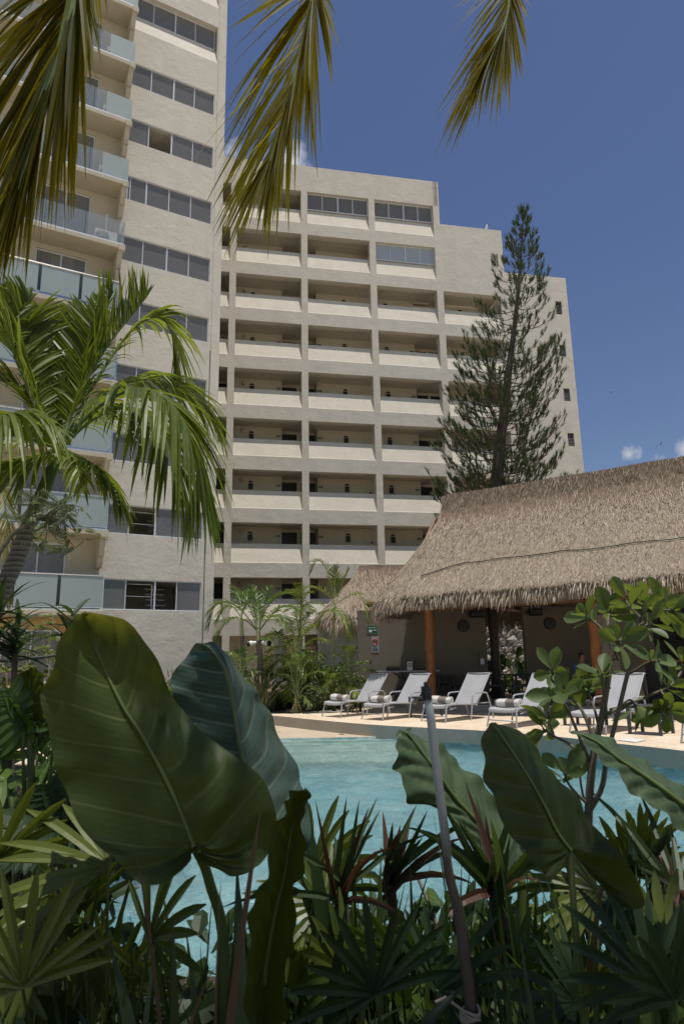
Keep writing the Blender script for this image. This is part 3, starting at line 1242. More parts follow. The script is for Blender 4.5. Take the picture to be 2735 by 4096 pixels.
def roofer(R0, U, N, W, LE, zr, ze, Lr, steep=.2, rise=0.0, wob=1.0):
    def dist(a, b_):
        ka = 0.0
        if a < 0:
            ka = -a*W/LE
        elif Lr is not None and a > Lr:
            ka = (a-Lr)*W/LE
        return (abs(b_)**3 + ka**3)**(1/3)

    def z(a, b_):
        t = dist(a, b_)/W
        gq = steep*(1-math.exp(-t/.045)) + (1-steep)*t
        return zr + rise*max(a, 0) - (zr+rise*max(a, 0)*.4-ze)*gq + wob*(.035*noise.noise(V((a*.9, b_*.9, 3))) + .02*noise.noise(V((a*2.3, b_*2.3, 9))))

    def P(a, b_, dz=0.0):
        q = R0 + U*a + N*b_
        return V((q.x, q.y, z(a, b_)+dz))
    return dist, z, P


RD, RZ, RP = roofer(R0, U2, N2, WTH, LEN_E, ZR, ZE, None, .20, .018)
LMAX = 12.5


def thatch_roof(mb, under, dist, P, W, LE, L, count, fringe, back=False, closed=False, seed=1, flen=(.26, .52), sl=(.16, .34)):
    r = random.Random(seed)
    # contour loops of constant distance
    def contour(t, m=46):
        pts = []
        w = W*t
        k = W/LE
        for i in range(m+1):
            th = -math.pi/2 + math.pi*i/m          # b from +w round the end to -w
            c, s_ = abs(math.sin(th)), math.cos(th)
            b_ = (c**(2/3))*w*(-1 if th > 0 else 1)
            a = -(s_**(2/3))*w/k
            pts.append((a, b_))
        out = [(L*(1-i/16), w) for i in range(16)] + pts + [(L*(i+1)/16, -w) for i in range(16)]
        if closed:
            out += [(L-a, -b_) for a, b_ in pts[1:-1]]
        return out
    rings = [contour(t) for t in (.0006, .012, .04, .1, .22, .4, .6, .8, 1.0)]
    n = len(rings[0])
    base = [[P(a, b_, -.015 if k_ < 4 else -.05) for a, b_ in rg] for k_, rg in enumerate(rings)]
    vs = [p for rg in base for p in rg]
    fs = []
    for j in range(len(rings)-1):
        for i in range(n if closed else n-1):
            i2 = (i+1) % n
            fs.append((j*n+i, (j+1)*n+i, (j+1)*n+i2, j*n+i2))
    under.add(vs, fs)
    # lower skin makes the roof as thick as the thatch bundle
    vs2 = [p - V((0, 0, .30*min(1, .3+j*.12))) for j, rg in enumerate(base) for p in rg]
    under.add(vs2, [f[::-1] for f in fs])
    under.add([base[-1][i] for i in range(n)] + [base[-1][i]-V((0, 0, .34)) for i in range(n)], [(i, i+1, n+i+1, n+i) for i in range(n-1)])
    # thatch blades lying down the slope
    kx = W/LE
    for q in range(count):
        t = math.sqrt(r.random()*.985+.004)
        per = L*2 + (2.2*W)*(1 if not closed else 2)*t
        u = r.random()
        if u < L/(L+1.2*W*(2 if closed else 1)):
            a, b_ = r.random()*L, (1 if (r.random() < .92 or back) else -1)*W*t
            if back and r.random() < .5:
                b_ = -b_
            ga, gb = 0.0, (1 if b_ > 0 else -1)
        else:
            th = (r.random()-.5)*math.pi
            c, s_ = abs(math.sin(th)), math.cos(th)
            b_ = (c**(2/3))*W*t*(-1 if th > 0 else 1)
            a = -(s_**(2/3))*W*t/kx
            ga, gb = -(abs(a*kx)**2)*kx, (b_*abs(b_))
            if closed and r.random() < .5:
                a, b_, ga, gb = L-a, -b_, -ga, -gb
            l_ = math.hypot(ga, gb) or 1
            ga, gb = ga/l_, gb/l_
        ln = r.uniform(*sl)
        ang = r.gauss(0, .38)
        da = ga*math.cos(ang) - gb*math.sin(ang)
        db = ga*math.sin(ang) + gb*math.cos(ang)
        h = .72*ln*min(1, .25+t*5)
        p0 = P(a-da*h*.5, b_-db*h*.5, r.uniform(-.01, .035))
        p1 = P(a+da*h*.5, b_+db*h*.5, r.uniform(.0, .055))
        side = (p1-p0).cross(V((0, 0, 1)))
        if side.length < 1e-5:
            continue
        side.normalize()
        side = (side + V((0, 0, r.uniform(-.5, .5)))).normalized()
        wd = r.uniform(.0035, .0075)
        tint = min(1, max(0, r.gauss(.58, .19)))
        mb.quad(p0-side*wd, p0+side*wd, p1+side*wd*.4, p1-side*wd*.4, 0, tint)
    # hanging fringe at the eave
    ev = contour(1.0, 90)
    for q in range(fringe):
        x = r.random()*(len(ev)-1)
        i = int(x)
        f = x-i
        a = ev[i][0]*(1-f)+ev[i+1][0]*f
        b_ = ev[i][1]*(1-f)+ev[i+1][1]*f
        if b_ < -W*.5 and not back and r.random() < .8:
            continue
        ga, gb = (-(abs(min(a, 0)*kx)**2)*kx if a < 0 else 0), (b_*abs(b_))
        if closed and a > L:
            ga = (abs((a-L)*kx)**2)*kx
        l_ = math.hypot(ga, gb) or 1
        ga, gb = ga/l_, gb/l_
        s0 = r.uniform(-.28, .03)
        p0 = P(a+ga*s0, b_+gb*s0, r.uniform(-.24, .03))
        out = V((U2*0)) + (P(a+ga*.3, b_+gb*.3)-P(a, b_))
        out.normalize()
        out = (out + V((r.gauss(0, .16), r.gauss(0, .16), r.uniform(-.5, -.05)))).normalized()
        clump = .75+.5*noise.noise(V((a*1.7, b_*1.7, seed)))
        ln = r.uniform(*flen)*clump
        m_ = p0 + out*ln*.55
        e = m_ + (out*.55+V((r.gauss(0, .08), r.gauss(0, .08), -.75))).normalized()*ln*.5
        side = out.cross(V((r.uniform(-.6, .6), r.uniform(-.6, .6), 1))).normalized()
        wd = r.uniform(.007, .016)
        mb.blade([p0, m_, e], [wd, wd*.9, wd*.2], side, 0, min(1, max(0, r.gauss(.5, .25))))


und, blades = MB(R0), MB(R0)
thatch_roof(blades, und, RD, RP, WTH, LEN_E, LMAX, 130000, 24000, seed=3)
# ridge cap
rr = random.Random(5)
for q in range(5200):
    a = rr.uniform(-.05, LMAX)
    b_ = rr.uniform(-.02, .14)
    p0 = RP(a, b_, .02)
    p1 = p0 + V((rr.gauss(0, .05), rr.gauss(0, .03), rr.uniform(-.22, -.10))) + N2*rr.uniform(.0, .05)
    sd_ = V((rr.gauss(0, 1), rr.gauss(0, 1), rr.gauss(0, .3))).normalized()
    blades.quad(p0-sd_*.007, p0+sd_*.007, p1+sd_*.004, p1-sd_*.004, 0, min(1, max(0, rr.gauss(.5, .2))))
roof = und.build('roof', M['thatch_dark'], PAV)
blades.build('thatch', M['thatch'], roof)
# posts, beams
PX = V((U2.x, U2.y, 0))


def trunk_post(par, base, top, r0, seed, org, name='post'):
    q = random.Random(seed)
    b = MB(org)
    n = 14
    pts = [base.lerp(top, i/n) + V((q.gauss(0, .008), q.gauss(0, .008), 0)) for i in range(n+1)]
    b.tube(pts, [r0*(1.04-.1*i/n)*(1+q.gauss(0, .02)) for i in range(n+1)], 14)
    for k in range(3):
        i = q.randrange(3, n-2)
        b.tube([pts[i], pts[i]+V((q.uniform(-1, 1), q.uniform(-1, .2), .35)).normalized()*r0*1.35], [.045, .03], 8)
    return b.build(name, M['wood'], par, smooth=True)


POST1 = V((2.5, 20.35, .17))
trunk_post(PAV, POST1, POST1+V((-.02, 0, 3.15)), .135, 1, R0)
POST2 = POST1+U2*4.62
trunk_post(PAV, POST2, POST2+V((0, 0, 3.1)), .13, 2, R0)
POST3 = POST2+U2*4.6
trunk_post(PAV, POST3, POST3+V((0, 0, 3.1)), .13, 3, R0)
bm_ = MB(R0)
bk = MB(R0)
for i in range(9):
    a = -.3+i*1.45
    p = R0+U2*a
    for s_ in (1, -1):
        bk.tube([V((p.x, p.y, ZR-.75)), V((p.x, p.y, 0))+N2*(WTH-.1)*s_+V((0, 0, ZE-.28))], .055, 8)
bk.build('rafter', M['beam'], PAV)
L0 = POST1-U2*2.0
bm_.tube([L0+V((0, 0, 2.95)), POST3+U2*2+V((0, 0, 2.92))], .10, 10)
bm_.build('beam', M['beam'], PAV)
bm2 = MB(R0)
bm2.tube([L0+V((0, 0, 2.72))+N2*-.2, POST3+U2*2+V((0, 0, 2.70))+N2*-.25], .07, 10)
bm2.build('beam', M['beam'], PAV)
for i in range(4):
    b = MB(R0)
    p = POST1+U2*(i*2.6-1.2)
    b.tube([p+V((0, 0, 2.78))+N2*.05, p+V((0, 0, 2.82))-N2*4.5], .07, 8)
    b.build('cross_beam', M['beam'], PAV)
# raised floor
pl = MB(R0)
PFA = V((0.35, 22.0, 0))
c_ = [PFA, V((1.6, 21.25, 0)), POST1+N2*.28+V((0, 0, -.17)), POST1+U2*13+N2*.28+V((0, 0, -.17)), POST1+U2*13-N2*8, V((.35, 27, 0))]
c_ = [V((p.x, p.y, 0)) for p in c_]
n = len(c_)
pl.add([p for p in c_]+[p+V((0, 0, .17)) for p in c_], [tuple(range(n, 2*n))]+[(i, (i+1) % n, (i+1) % n+n, i+n) for i in range(n)])
pl.build('floor_slab', M['floor'], PAV)
# plaster walls under the roof
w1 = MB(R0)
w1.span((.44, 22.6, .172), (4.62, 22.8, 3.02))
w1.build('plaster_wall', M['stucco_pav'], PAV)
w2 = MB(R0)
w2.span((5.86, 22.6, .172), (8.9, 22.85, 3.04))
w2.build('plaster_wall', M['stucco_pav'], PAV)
tr_ = MB(R0)
tr_.tube([V((4.86, 22.75, .17)), V((4.9, 22.7, 1.6)), V((4.88, 22.75, 3.6))], [.17, .15, .16], 12)
tr_.build('post', M['bark_dark'], PAV, smooth=True)
# far side thatch that hangs over the opening
bf = MB(R0)
q = random.Random(9)
for i in range(900):
    x = q.uniform(4.6, 6.4)
    y = 23.6+q.uniform(-.1, .3)
    z = 3.3+q.uniform(-.1, .4)
    ln = q.uniform(.5, 1.15)
    bf.blade([V((x, y, z)), V((x+q.gauss(0, .04), y, z-ln*.6)), V((x+q.gauss(0, .09), y, z-ln))], [.014, .012, .003], V((1, 0, 0)), 0, q.random()*.5)
bf.build('rear_fringe', M['thatch'], PAV)
# dark plaster at the far right end behind the bar
w3 = MB(R0)
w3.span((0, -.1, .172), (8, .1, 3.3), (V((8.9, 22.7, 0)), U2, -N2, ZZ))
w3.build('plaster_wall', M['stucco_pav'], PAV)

# wavy cable lying over the thatch
q = random.Random(4)
cp = []
for i in range(60):
    a = .3+i*.2
    cp.append(RP(a, 2.30-.16*(i/59)+.06*noise.noise(V((a*1.1, 0, 0))) + (.3*max(0, 1-i/6)), .075))
cab = MB(cp[0])
cab.tube(cp, .013, 6)
tag(cab.build('cable', M['metal_wire']), 'thin dark cable wandering across the big thatch roof above its eave', 'cable')

# ------------------------------------------------------------------ smaller thatched hut behind
H0 = V((.62, 26.0, 0))
HUT = thing('thatched_hut', 'smaller beige hut with a steep thatch cap behind the young palms', 'hut', H0)
HD, HZ, HP = roofer(H0, V((1, 0, 0)), V((0, -1, 0)), 1.9, 1.7, 5.0, 2.95, 2.2, .12, 0, .7)
hu, hb = MB(H0), MB(H0)
thatch_roof(hb, hu, HD, HP, 1.9, 1.7, 2.2, 14000, 4500, back=True, closed=True, seed=8, flen=(.4, .75), sl=(.3, .55))
ro = hu.build('roof', M['thatch_dark'], HUT)
hb.build('thatch', M['thatch'], ro)
hw = MB(H0)
hw.span((-.70, 24.6, 0), (2.2, 27.3, 2.95))
hw.build('wall', M['stucco'], HUT)
hp = MB(H0)
hp.span((-.93, 24.5, 0), (-.71, 24.7, 2.6))
hp.span((-1.42, 24.52, 2.35), (-.93, 24.68, 2.55))
hp.build('door_frame', M['stucco_balcony'], HUT)
hd = MB(H0)
hd.span((-1.40, 24.58, 0), (-.932, 24.62, 2.348))
hd.build('door', M['beam'], HUT)

# rubble wall in the sun behind the opening
rb = MB((4.6, 25.6, 0))
nx_, nz_ = 60, 40
vs = []
for i in range(nx_+1):
    for j in range(nz_+1):
        x, z = 3.6+5.0*i/nx_, 4.2*j/nz_
        vs.append((x, 26.4-.16*abs(noise.noise(V((x*2.6, z*2.6, 0)))) - .09*noise.noise(V((x*7, z*7, 4))), z))
rb.add(vs, [(i*(nz_+1)+j, (i+1)*(nz_+1)+j, (i+1)*(nz_+1)+j+1, i*(nz_+1)+j+1) for i in range(nx_) for j in range(nz_)])
rb.span((3.6, 26.42, 0), (8.6, 26.8, 4.15))
tag(rb.build('rubble_wall', M['rubble']), 'sunlit rough rubble stone wall seen through the opening between the pavilion walls', 'stone wall')

# bamboo fence
bfn = MB((-2.2, 24.4, 0))
q = random.Random(2)
for i in range(34):
    x = -2.95+i*.044
    bfn.tube([V((x, 24.4+q.gauss(0, .01), 0)), V((x, 24.4, 1.7+q.gauss(0, .05)))], .021, 6)
fence = thing('bamboo_fence', 'low brown bamboo cane fence behind the planted bed', 'fence', (-2.2, 24.4, 0))
bfn.build('canes', M['bamboo'], fence)
for z in (.5, 1.3):
    rl = MB((-2.2, 24.4, 0))
    rl.tube([V((-3.0, 24.45, z)), V((-1.45, 24.45, z))], .025, 8)
    rl.build('rail', M['bamboo'], fence)
sp = MB((-2.08, 22.0, 0))
q = random.Random(6)
sp.tube([V((-2.08+q.gauss(0, .012), 22.0+q.gauss(0, .012), z*.2)) for z in range(0, 12)], [.15*(1+q.gauss(0, .05)) for _ in range(12)], 8)
tag(sp.build('stone_post', M['whitestone']), 'whitewashed rough stone post at the left edge of the young palms', 'post')

# ------------------------------------------------------------------ sun loungers
UL = V((.66, -.75, 0)).normalized()
VL = V((-UL.y, UL.x, 0))
RZL = math.atan2(-VL.x, VL.y)


def make_lounger(loc, label):
    t = thing('sun_lounger', label, 'sun lounger', loc, RZL, 'grey sling loungers along the pool edge')
    hw = .33
    f = MB()
    prof = [(0.0, .36), (.3, .375), (.7, .36), (1.06, .345), (1.12, .36), (1.62, .98), (1.67, 1.045)]
    for s_ in (-1, 1):
        f.tube(catmull([(s_*hw, y, z) for y, z in prof], 26), .018, 8)
    for y, z in ((1.02, .34), (1.66, 1.04)):
        f.tube([(-hw, y, z), (hw, y, z)], .014, 8)
    f.build('frame', M['frame_grey'], t, smooth=True)
    s = MB()
    P = [(-.05, .30), (-.045, .345), (0.0, .375), (.3, .39), (.7, .372), (1.06, .352), (1.12, .368), (1.35, .655), (1.62, .985), (1.66, 1.03), (1.71, 1.05), (1.77, 1.035)]
    pp = catmull([(0, y, z) for y, z in P], 44)
    n = 8
    vs = [(-hw+2*hw*i/n, p.y, p.z-.018*(1-(2*i/n-1)**2)) for p in pp for i in range(n+1)]
    s.add(vs, [(r*(n+1)+i, r*(n+1)+i+1, (r+1)*(n+1)+i+1, (r+1)*(n+1)+i) for r in range(len(pp)-1) for i in range(n)])
    s.build('sling', M['sling'], t, smooth=True)
    for s_ in (-1, 1):
        l = MB()
        l.tube(catmull([(s_*hw, .12, .355), (s_*hw, .03, .35), (s_*(hw+.005), -.015, .30), (s_*(hw+.02), -.05, .15), (s_*(hw+.035), -.09, 0)], 14), .017, 8)
        l.build('front_leg', M['frame_grey'], t, smooth=True)
        a = MB()
        x = s_*(hw+.045)
        a.tube(catmull([(x, .80, 0), (x, .86, .30), (x, .90, .50), (x, .96, .585), (x, 1.15, .60), (x, 1.36, .60), (x, 1.45, .57), (x, 1.52, .42), (x, 1.60, .2), (x, 1.66, 0)], 34), .017, 8)
        a.tube([(x, .865, .33), (s_*hw, .865, .352)], .013, 6)
        a.tube([(x, 1.53, .36), (s_*hw*.98, 1.2, .36)], .012, 6)
        a.build('armrest', M['frame_grey'], t, smooth=True)
    c = MB()
    c.tube([(-hw-.025, -.058, .13), (hw+.025, -.058, .13)], .012, 8)
    c.tube([(-hw-.02, .1, .27), (-hw+.05, .42, .29), (hw-.05, .42, .29), (hw+.02, .1, .27)], .010, 6)
    c.build('crossbar', M['frame_grey'], t, smooth=True)
    return t


def towel(loc, label, seed):
    q = random.Random(seed)
    c = V(loc)
    b = MB()
    L, R = .58, .088
    n, turns = 90, 3.2
    sec = []
    for i in range(n+1):
        f = i/n
        a = f*turns*2*math.pi
        r = R*(.22+.78*f)
        sec.append((math.cos(a)*r, math.sin(a)*r*.92))
    m = 10
    vs = []
    for k in range(m+1):
        y = -L/2+L*k/m
        wv = 1+.03*math.sin(k*1.7+seed)
        vs += [(x*wv, y, z*wv) for x, z in sec]
    b.add(vs, [(k*(n+1)+i, k*(n+1)+i+1, (k+1)*(n+1)+i+1, (k+1)*(n+1)+i) for k in range(m) for i in range(n)])
    o = b.build('rolled_towel', M['towel'], smooth=True)
    o.location = c
    md = o.modifiers.new('thick', 'SOLIDIFY')
    md.thickness = .012
    o.rotation_euler = (q.uniform(-.05, .05), 0, RZL+math.pi/2+q.uniform(-.12, .12))
    return tag(o, label, 'towel', 'rolled towels on the loungers')


LP = [(-.30, 18.22), (.70, 17.10), (2.06, 16.28), (3.26, 14.70), (4.50, 13.20), (5.68, 11.30)]
LLAB = ['grey sling lounger farthest left, with the dented headrest, beside the first dark table',
        'grey sling lounger second from the left, in front of the orange trunk post',
        'grey sling lounger third from the left, just right of the grey pipe, seen whole',
        'grey sling lounger whose back is half hidden by the round leaved bush, with a towel',
        'grey sling lounger seen in pieces through the bush, without a towel',
        'grey lounger cut off by the right edge of the picture']
l0 = make_lounger((LP[0][0], LP[0][1], .004), LLAB[0])
for (x, y), lb in zip(LP[1:], LLAB[1:]):
    dup(l0, (x, y, .004), RZL, lb, 'grey sling loungers along the pool edge')
dup(l0, (-7.9, 17.0, .004), RZL-1.5, 'pale lounger far left across the pool, glimpsed between spiky leaves', 'grey sling loungers along the pool edge')
dup(l0, (-6.6, 14.4, .004), RZL-1.45, 'pale lounger far left glimpsed lowest between dark leaves', 'grey sling loungers along the pool edge')
TL = ['striped rolled towel on the leftmost lounger', 'striped rolled towel on the second lounger, before the trunk post', 'striped rolled towel on the lounger right of the grey pipe', 'striped rolled towel on the lounger behind the round leaved bush']
for i in range(4):
    p = V((LP[i][0], LP[i][1], 0)) + VL*.20
    towel((p.x, p.y, .383+.088), TL[i], i)


def make_side_table(loc, rz, label):
    t = thing('side_table', label, 'side table', loc, rz, 'dark square side tables between the loungers')
    b = MB()
    b.box((0, 0, .475), (.60, .60, .045))
    b.build('tabletop', M['anthracite'], t, bevel=.004)
    for sx in (-1, 1):
        for sy in (-1, 1):
            l = MB()
            l.box((sx*.274, sy*.274, .2255), (.05, .05, .451))
            l.build('leg', M['anthracite'], t)
    return t


t0 = make_side_table((.04, 20.05, .004), .72, 'dark square side table at the far left, behind the first lounger')
for (x, y), lb in zip(((1.99, 17.58), (5.54, 12.98), (4.95, 14.85)), ('dark square side table behind the grey pipe, between second and third loungers', 'dark square side table standing right of the bush stems near the pool', 'dark side table mostly hidden behind the leaves of the round leaved bush')):
    dup(t0, (x, y, .004), RZL+.05, lb)
hl = MB((4.75, 11.95, .0))
hl.add([(4.53, 12.01, .008), (4.81, 12.27, .008), (4.99, 11.94, .008), (4.69, 11.65, .008), (4.53, 12.01, .016), (4.81, 12.27, .016), (4.99, 11.94, .016), (4.69, 11.65, .016)], [(4, 7, 6, 5), (0, 1, 5, 4), (1, 2, 6, 5), (2, 3, 7, 6), (3, 0, 4, 7)])
hl.lathe((4.76, 11.96, .016), [(0, 0), (.02, 0), (.02, .002), (0, .002)], 10)
tag(hl.build('skimmer_lid', M['white']), 'white square skimmer lid set in the stone deck by the pool', 'lid')

# ------------------------------------------------------------------ dining tables and chairs in the shade
def dining_table(loc, rz, label, w=.8, d=.8, h=.78, tri=True):
    t = thing('dining_table', label, 'table', loc, rz, 'dark dining tables in the pavilion')
    b = MB()
    b.box((0, 0, h-.02), (w, d, .03))
    b.build('tabletop', M['anthracite'], t, bevel=.005)
    for s_ in (-1, 1):
        l = MB()
        x = s_*w*.33
        l.tube([(x-.06*s_, -d*.3, h-.04), (x+.03*s_, -d*.38, .02), (x+.03*s_, d*.38, .02), (x-.06*s_, d*.3, h-.04)], .03, 6)
        l.build('leg_frame', M['anthracite'], t)
    return t


def dining_chair(loc, rz, label):
    t = thing('dining_chair', label, 'chair', loc, rz, 'dark dining chairs in the pavilion')
    b = MB()
    b.box((0, 0, .45), (.46, .46, .05))
    b.build('seat', M['anthracite'], t, bevel=.015)
    k = MB()
    pts = [(.26*math.cos(a), .06+.24*math.sin(a), .74) for a in [(-.15+1.3*i/12)*math.pi*.77 for i in range(13)]]
    k.tube(pts, .018, 8)
    for z in (.6, .67):
        k.tube([(x, y, z) for x, y, _ in pts], .008, 6)
    k.build('backrest', M['anthracite'], t, smooth=True)
    for sx in (-1, 1):
        for sy in (-1, 1):
            l = MB()
            l.tube([(sx*.2, sy*.2, .43), (sx*.25, sy*.25, 0)], [.018, .012], 8)
            if sy > 0 or True:
                l.tube([(sx*.2, sy*.2, .43), (sx*.24, .06+sy*.13, .735)], .013, 6)
            l.build('leg', M['anthracite'], t)
    return t


FZ = .172
dt = dining_table((3.05, 21.6, FZ), .1, 'dark square dining table right of the trunk post by the plaster wall')
dt2 = dup(dt, (5.0, 20.6, FZ), .5, 'dark dining table in front of the stone wall opening')
dt3 = dup(dt, (7.6, 18.9, FZ), .4, 'dark dining table deep right behind the round leaved bush')
ch = dining_chair((3.5, 22.05, FZ), -.2, 'dark chair right of the wall side dining table, arms showing')
for x, y, r, lb in ((2.62, 21.95, .9, 'dark chair left of the wall side table, just right of the trunk post'), (4.45, 20.85, 1.3, 'dark chair left of the table before the stone wall opening'), (5.0, 20.05, 3.1, 'dark chair on the near side of the table before the opening'), (5.55, 20.9, -1.2, 'dark chair right of the table before the opening, half behind leaves'), (3.25, 22.2, .1, 'dark chair between the square table and the plaster wall')):
    dup(ch, (x, y, FZ), r, lb)
# long console table with crossed legs
CT = V((1.95, 21.9, FZ))
ct = thing('console_table', 'long thin console table on crossed legs against the plaster wall', 'table', CT)
b = MB(CT)
b.box(CT+V((0, 0, .89)), (1.95, .55, .035))
b.build('tabletop', M['frame_grey'], ct)
for s_ in (-1, 1):
    b = MB(CT)
    b.tube([CT+V((-.75*s_, .12*s_, .02)), CT+V((.45*s_, .12*s_, .87))], .035, 6)
    b.tube([CT+V((-.15*s_, -.12, .02)), CT+V((.15*s_, .12, .87))], .03, 6)
    b.build('crossed_leg', M['anthracite'], ct)
bx = MB((1.5, 21.8, FZ+.908))
bx.box((1.5, 21.8, FZ+.908+.05), (.42, .28, .10))
q = random.Random(1)
for i in range(10):
    bx.lathe((1.33+i*.036, 21.75+q.uniform(-.06, .06), FZ+1.008), [(0, 0), (.013, 0), (.007, .03), (.011, .055), (0, .065)], 8)
tag(bx.build('game_box', M['black']), 'black box with upright pegs at the left of the console table', 'game box')
tr2 = MB((2.38, 21.8, FZ+.908))
tr2.box((2.36, 21.8, FZ+.908+.03), (.26, .2, .06))
tr2.box((2.55, 21.8, FZ+.908+.025), (.14, .18, .05))
tag(tr2.build('condiment_tray', M['black']), 'low dark tray on the console table beside the trunk post', 'tray')
# sign card and plant on the console
sc_ = V((2.02, 21.72, FZ+.909))
card = thing('sign_card', 'white no smoking card standing on the console table', 'sign', sc_)
b = MB(sc_)
b.box(sc_+V((0, 0, .14)), (.17, .012, .27))
b.build('card', M['white'], card)


def prohibition(par, c, r, X, Z, N, red, org, pict=True):
    ringm = MB(org)
    ringm.tube([c+X*r*math.cos(a*math.pi/16)+Z*r*math.sin(a*math.pi/16) for a in range(33)], r*.13, 4, cap=False)
    k = .70
    ringm.tube([c+X*-r*k+Z*r*k, c+X*r*k+Z*-r*k], r*.1, 4)
    ringm.build('prohibition_ring', red, par)
    if pict:
        p = MB(org)
        p.box(c-Z*r*.1, (r*1.0, .004, r*.16), 0, (X, N, Z))
        p.tube([c+X*r*.45+Z*r*.05, c+X*r*.35+Z*r*.3, c+X*r*.5+Z*r*.5], r*.06, 4)
        p.build('cigarette', M['black'], par)


M['red'] = plain('sign_red', (.45, .03, .04), .5)
M['green_sign'] = plain('sign_green', (.015, .11, .055), .5)
prohibition(card, sc_+V((0, -.009, .17)), .06, V((1, 0, 0)), ZZ, V((0, -1, 0)), M['black'], sc_)
pp_ = V((2.12, 22.05, FZ+.908))
pt = thing('potted_plant', 'small spiky potted plant behind the no smoking card', 'plant', pp_)
b = MB(pp_)
b.lathe(pp_, [(0, 0), (.06, 0), (.08, .13), (0, .13)], 14)
b.build('pot', M['black'], pt)
b = MB(pp_)
q = random.Random(3)
for i in range(26):
    a = q.uniform(0, 6.28)
    d_ = V((math.cos(a), math.sin(a), q.uniform(.15, 1.2))).normalized()
    L = q.uniform(.22, .36)
    p = pp_+V((0, 0, .13))
    b.blade([p, p+d_*L*.5+V((0, 0, .02)), p+d_*L+V((0, 0, -.03))], [.012, .012, .001], d_.cross(ZZ).normalized(), 0, q.random())
b.build('leaves', M['dark_leaf'], pt)
# wall things
WY = 22.6
gs_ = V((.92, WY-.006, 2.40))
es = thing('exit_sign', 'small green and white emergency sign on the pavilion wall, by the palm', 'sign', gs_)
b = MB(gs_)
b.box(gs_, (.36, .01, .29))
b.build('plate', plain('dull_sign_plate', (.30, .30, .28), .6), es)
b = MB(gs_)
b.box(gs_+V((0, -.007, .0)), (.33, .004, .25))
b.build('green_panel', M['green_sign'], es)
b = MB(gs_)
for i in range(3):
    b.box(gs_+V((-.09+.09*i, -.011, .055)), (.06, .004, .022))
b.box(gs_+V((-.06, -.011, -.05)), (.10, .004, .08))
b.box(gs_+V((.08, -.011, -.03)), (.10, .004, .025))
b.build('pictogram', M['white'], es)
ns = V((1.0, WY-.006, 1.92))
nsm = thing('no_smoking_sign', 'narrow white no smoking sign with a red ring below the green sign', 'sign', ns)
b = MB(ns)
b.box(ns, (.24, .01, .52))
b.build('plate', plain('dull_white_plate', (.36, .35, .33), .6), nsm)
prohibition(nsm, ns+V((0, -.010, .08)), .09, V((1, 0, 0)), ZZ, V((0, -1, 0)), M['red'], ns)
b = MB(ns)
b.box(ns+V((0, -.007, -.19)), (.19, .004, .03))
b.box(ns+V((0, -.007, -.135)), (.17, .004, .03))
b.build('caption_bar', plain('sign_blue', (.10, .12, .25), .5), nsm)
for x, z, r, lb in ((3.88+.02, 2.46, .20, 'round black wall disc on the left plaster wall'), (6.72, 2.50, .20, 'round black wall disc on the right plaster wall')):
    b = MB((x, WY, z))
    b.lathe(V((x, WY-.005, z)), [(0, 0), (r, 0), (r*.97, .03), (r*.9, .045), (0, .05)], 28, ax=(V((1, 0, 0)), V((0, 0, 1)), V((0, -1, 0))))
    tag(b.build('wall_disc', M['black']), lb, 'wall lamp', 'round black wall lamps')
for x, z, lb in ((4.33, 2.83, 'black loudspeaker high on the left plaster wall'), (6.24, 2.86, 'black loudspeaker high on the right plaster wall')):
    o = V((x, WY-.1, z))
    s_ = thing('loudspeaker', lb, 'loudspeaker', o, 0, 'loudspeakers in the pavilion')
    b = MB(o)
    b.prism([(-.02, -.12), (-.18, -.09), (-.18, .09), (-.02, .12)], -.21, .21, (o, V((1, 0, 0)), V((0, 1, 0)), ZZ))
    b.build('cabinet', M['black'], s_, bevel=.02)
    b = MB(o)
    b.box(o+V((-.25, .05, 0)), (.07, .1, .06))
    b.build('bracket', M['black'], s_)
o = V((4.43, WY-.04, 1.42))
dsp = thing('soap_dispenser', 'pale narrow dispenser on the right end of the left plaster wall', 'dispenser', o)
b = MB(o)
b.box(o+V((0, 0, .0)), (.16, .08, .5))
b.build('case', M['stucco_pav'], dsp, bevel=.01)
b = MB(o)
b.box(o+V((0, -.043, -.1)), (.12, .004, .18))
b.build('window', M['alu'], dsp)
b = MB((2.72, WY-.01, .55))
b.box((2.72, WY-.01, .55), (.11, .02, .11))
b.box((2.75, WY-.03, .55), (.03, .03, .05))
tag(b.build('power_socket', M['white']), 'white power socket low on the plaster wall right of the trunk post', 'socket')
# the bar deep in the shade at the right
BO = V((8.3, 19.3, FZ))
bar = thing('bar_counter', 'dark bar counter with an orange wooden top behind the bush', 'bar', BO, 0)
b = MB(BO)
b.span((-.0, -.3, 0), (5, .3, 1.05), (BO, U2, -N2, ZZ))
b.build('front', M['door'], bar)
b = MB(BO)
b.span((-.1, -.42, 1.05), (5.1, .4, 1.11), (BO, U2, -N2, ZZ))
b.build('top', M['wood'], bar)
SO = BO-N2*2.0
sh = thing('bottle_shelf', 'dark shelves lined with bottles behind the bar', 'shelf', SO)
b = MB(SO)
for z in (1.2, 1.65, 2.1, 2.55):
    b.span((0, -.18, z), (5, .18, z+.03), (SO, U2, -N2, ZZ))
b.span((0, .18, 0), (5, .24, 2.8), (SO, U2, -N2, ZZ))
b.build('shelves', M['door'], sh)
btm = plain('bottle_glass', (.06, .05, .03), .12)
b0 = None
q = random.Random(11)
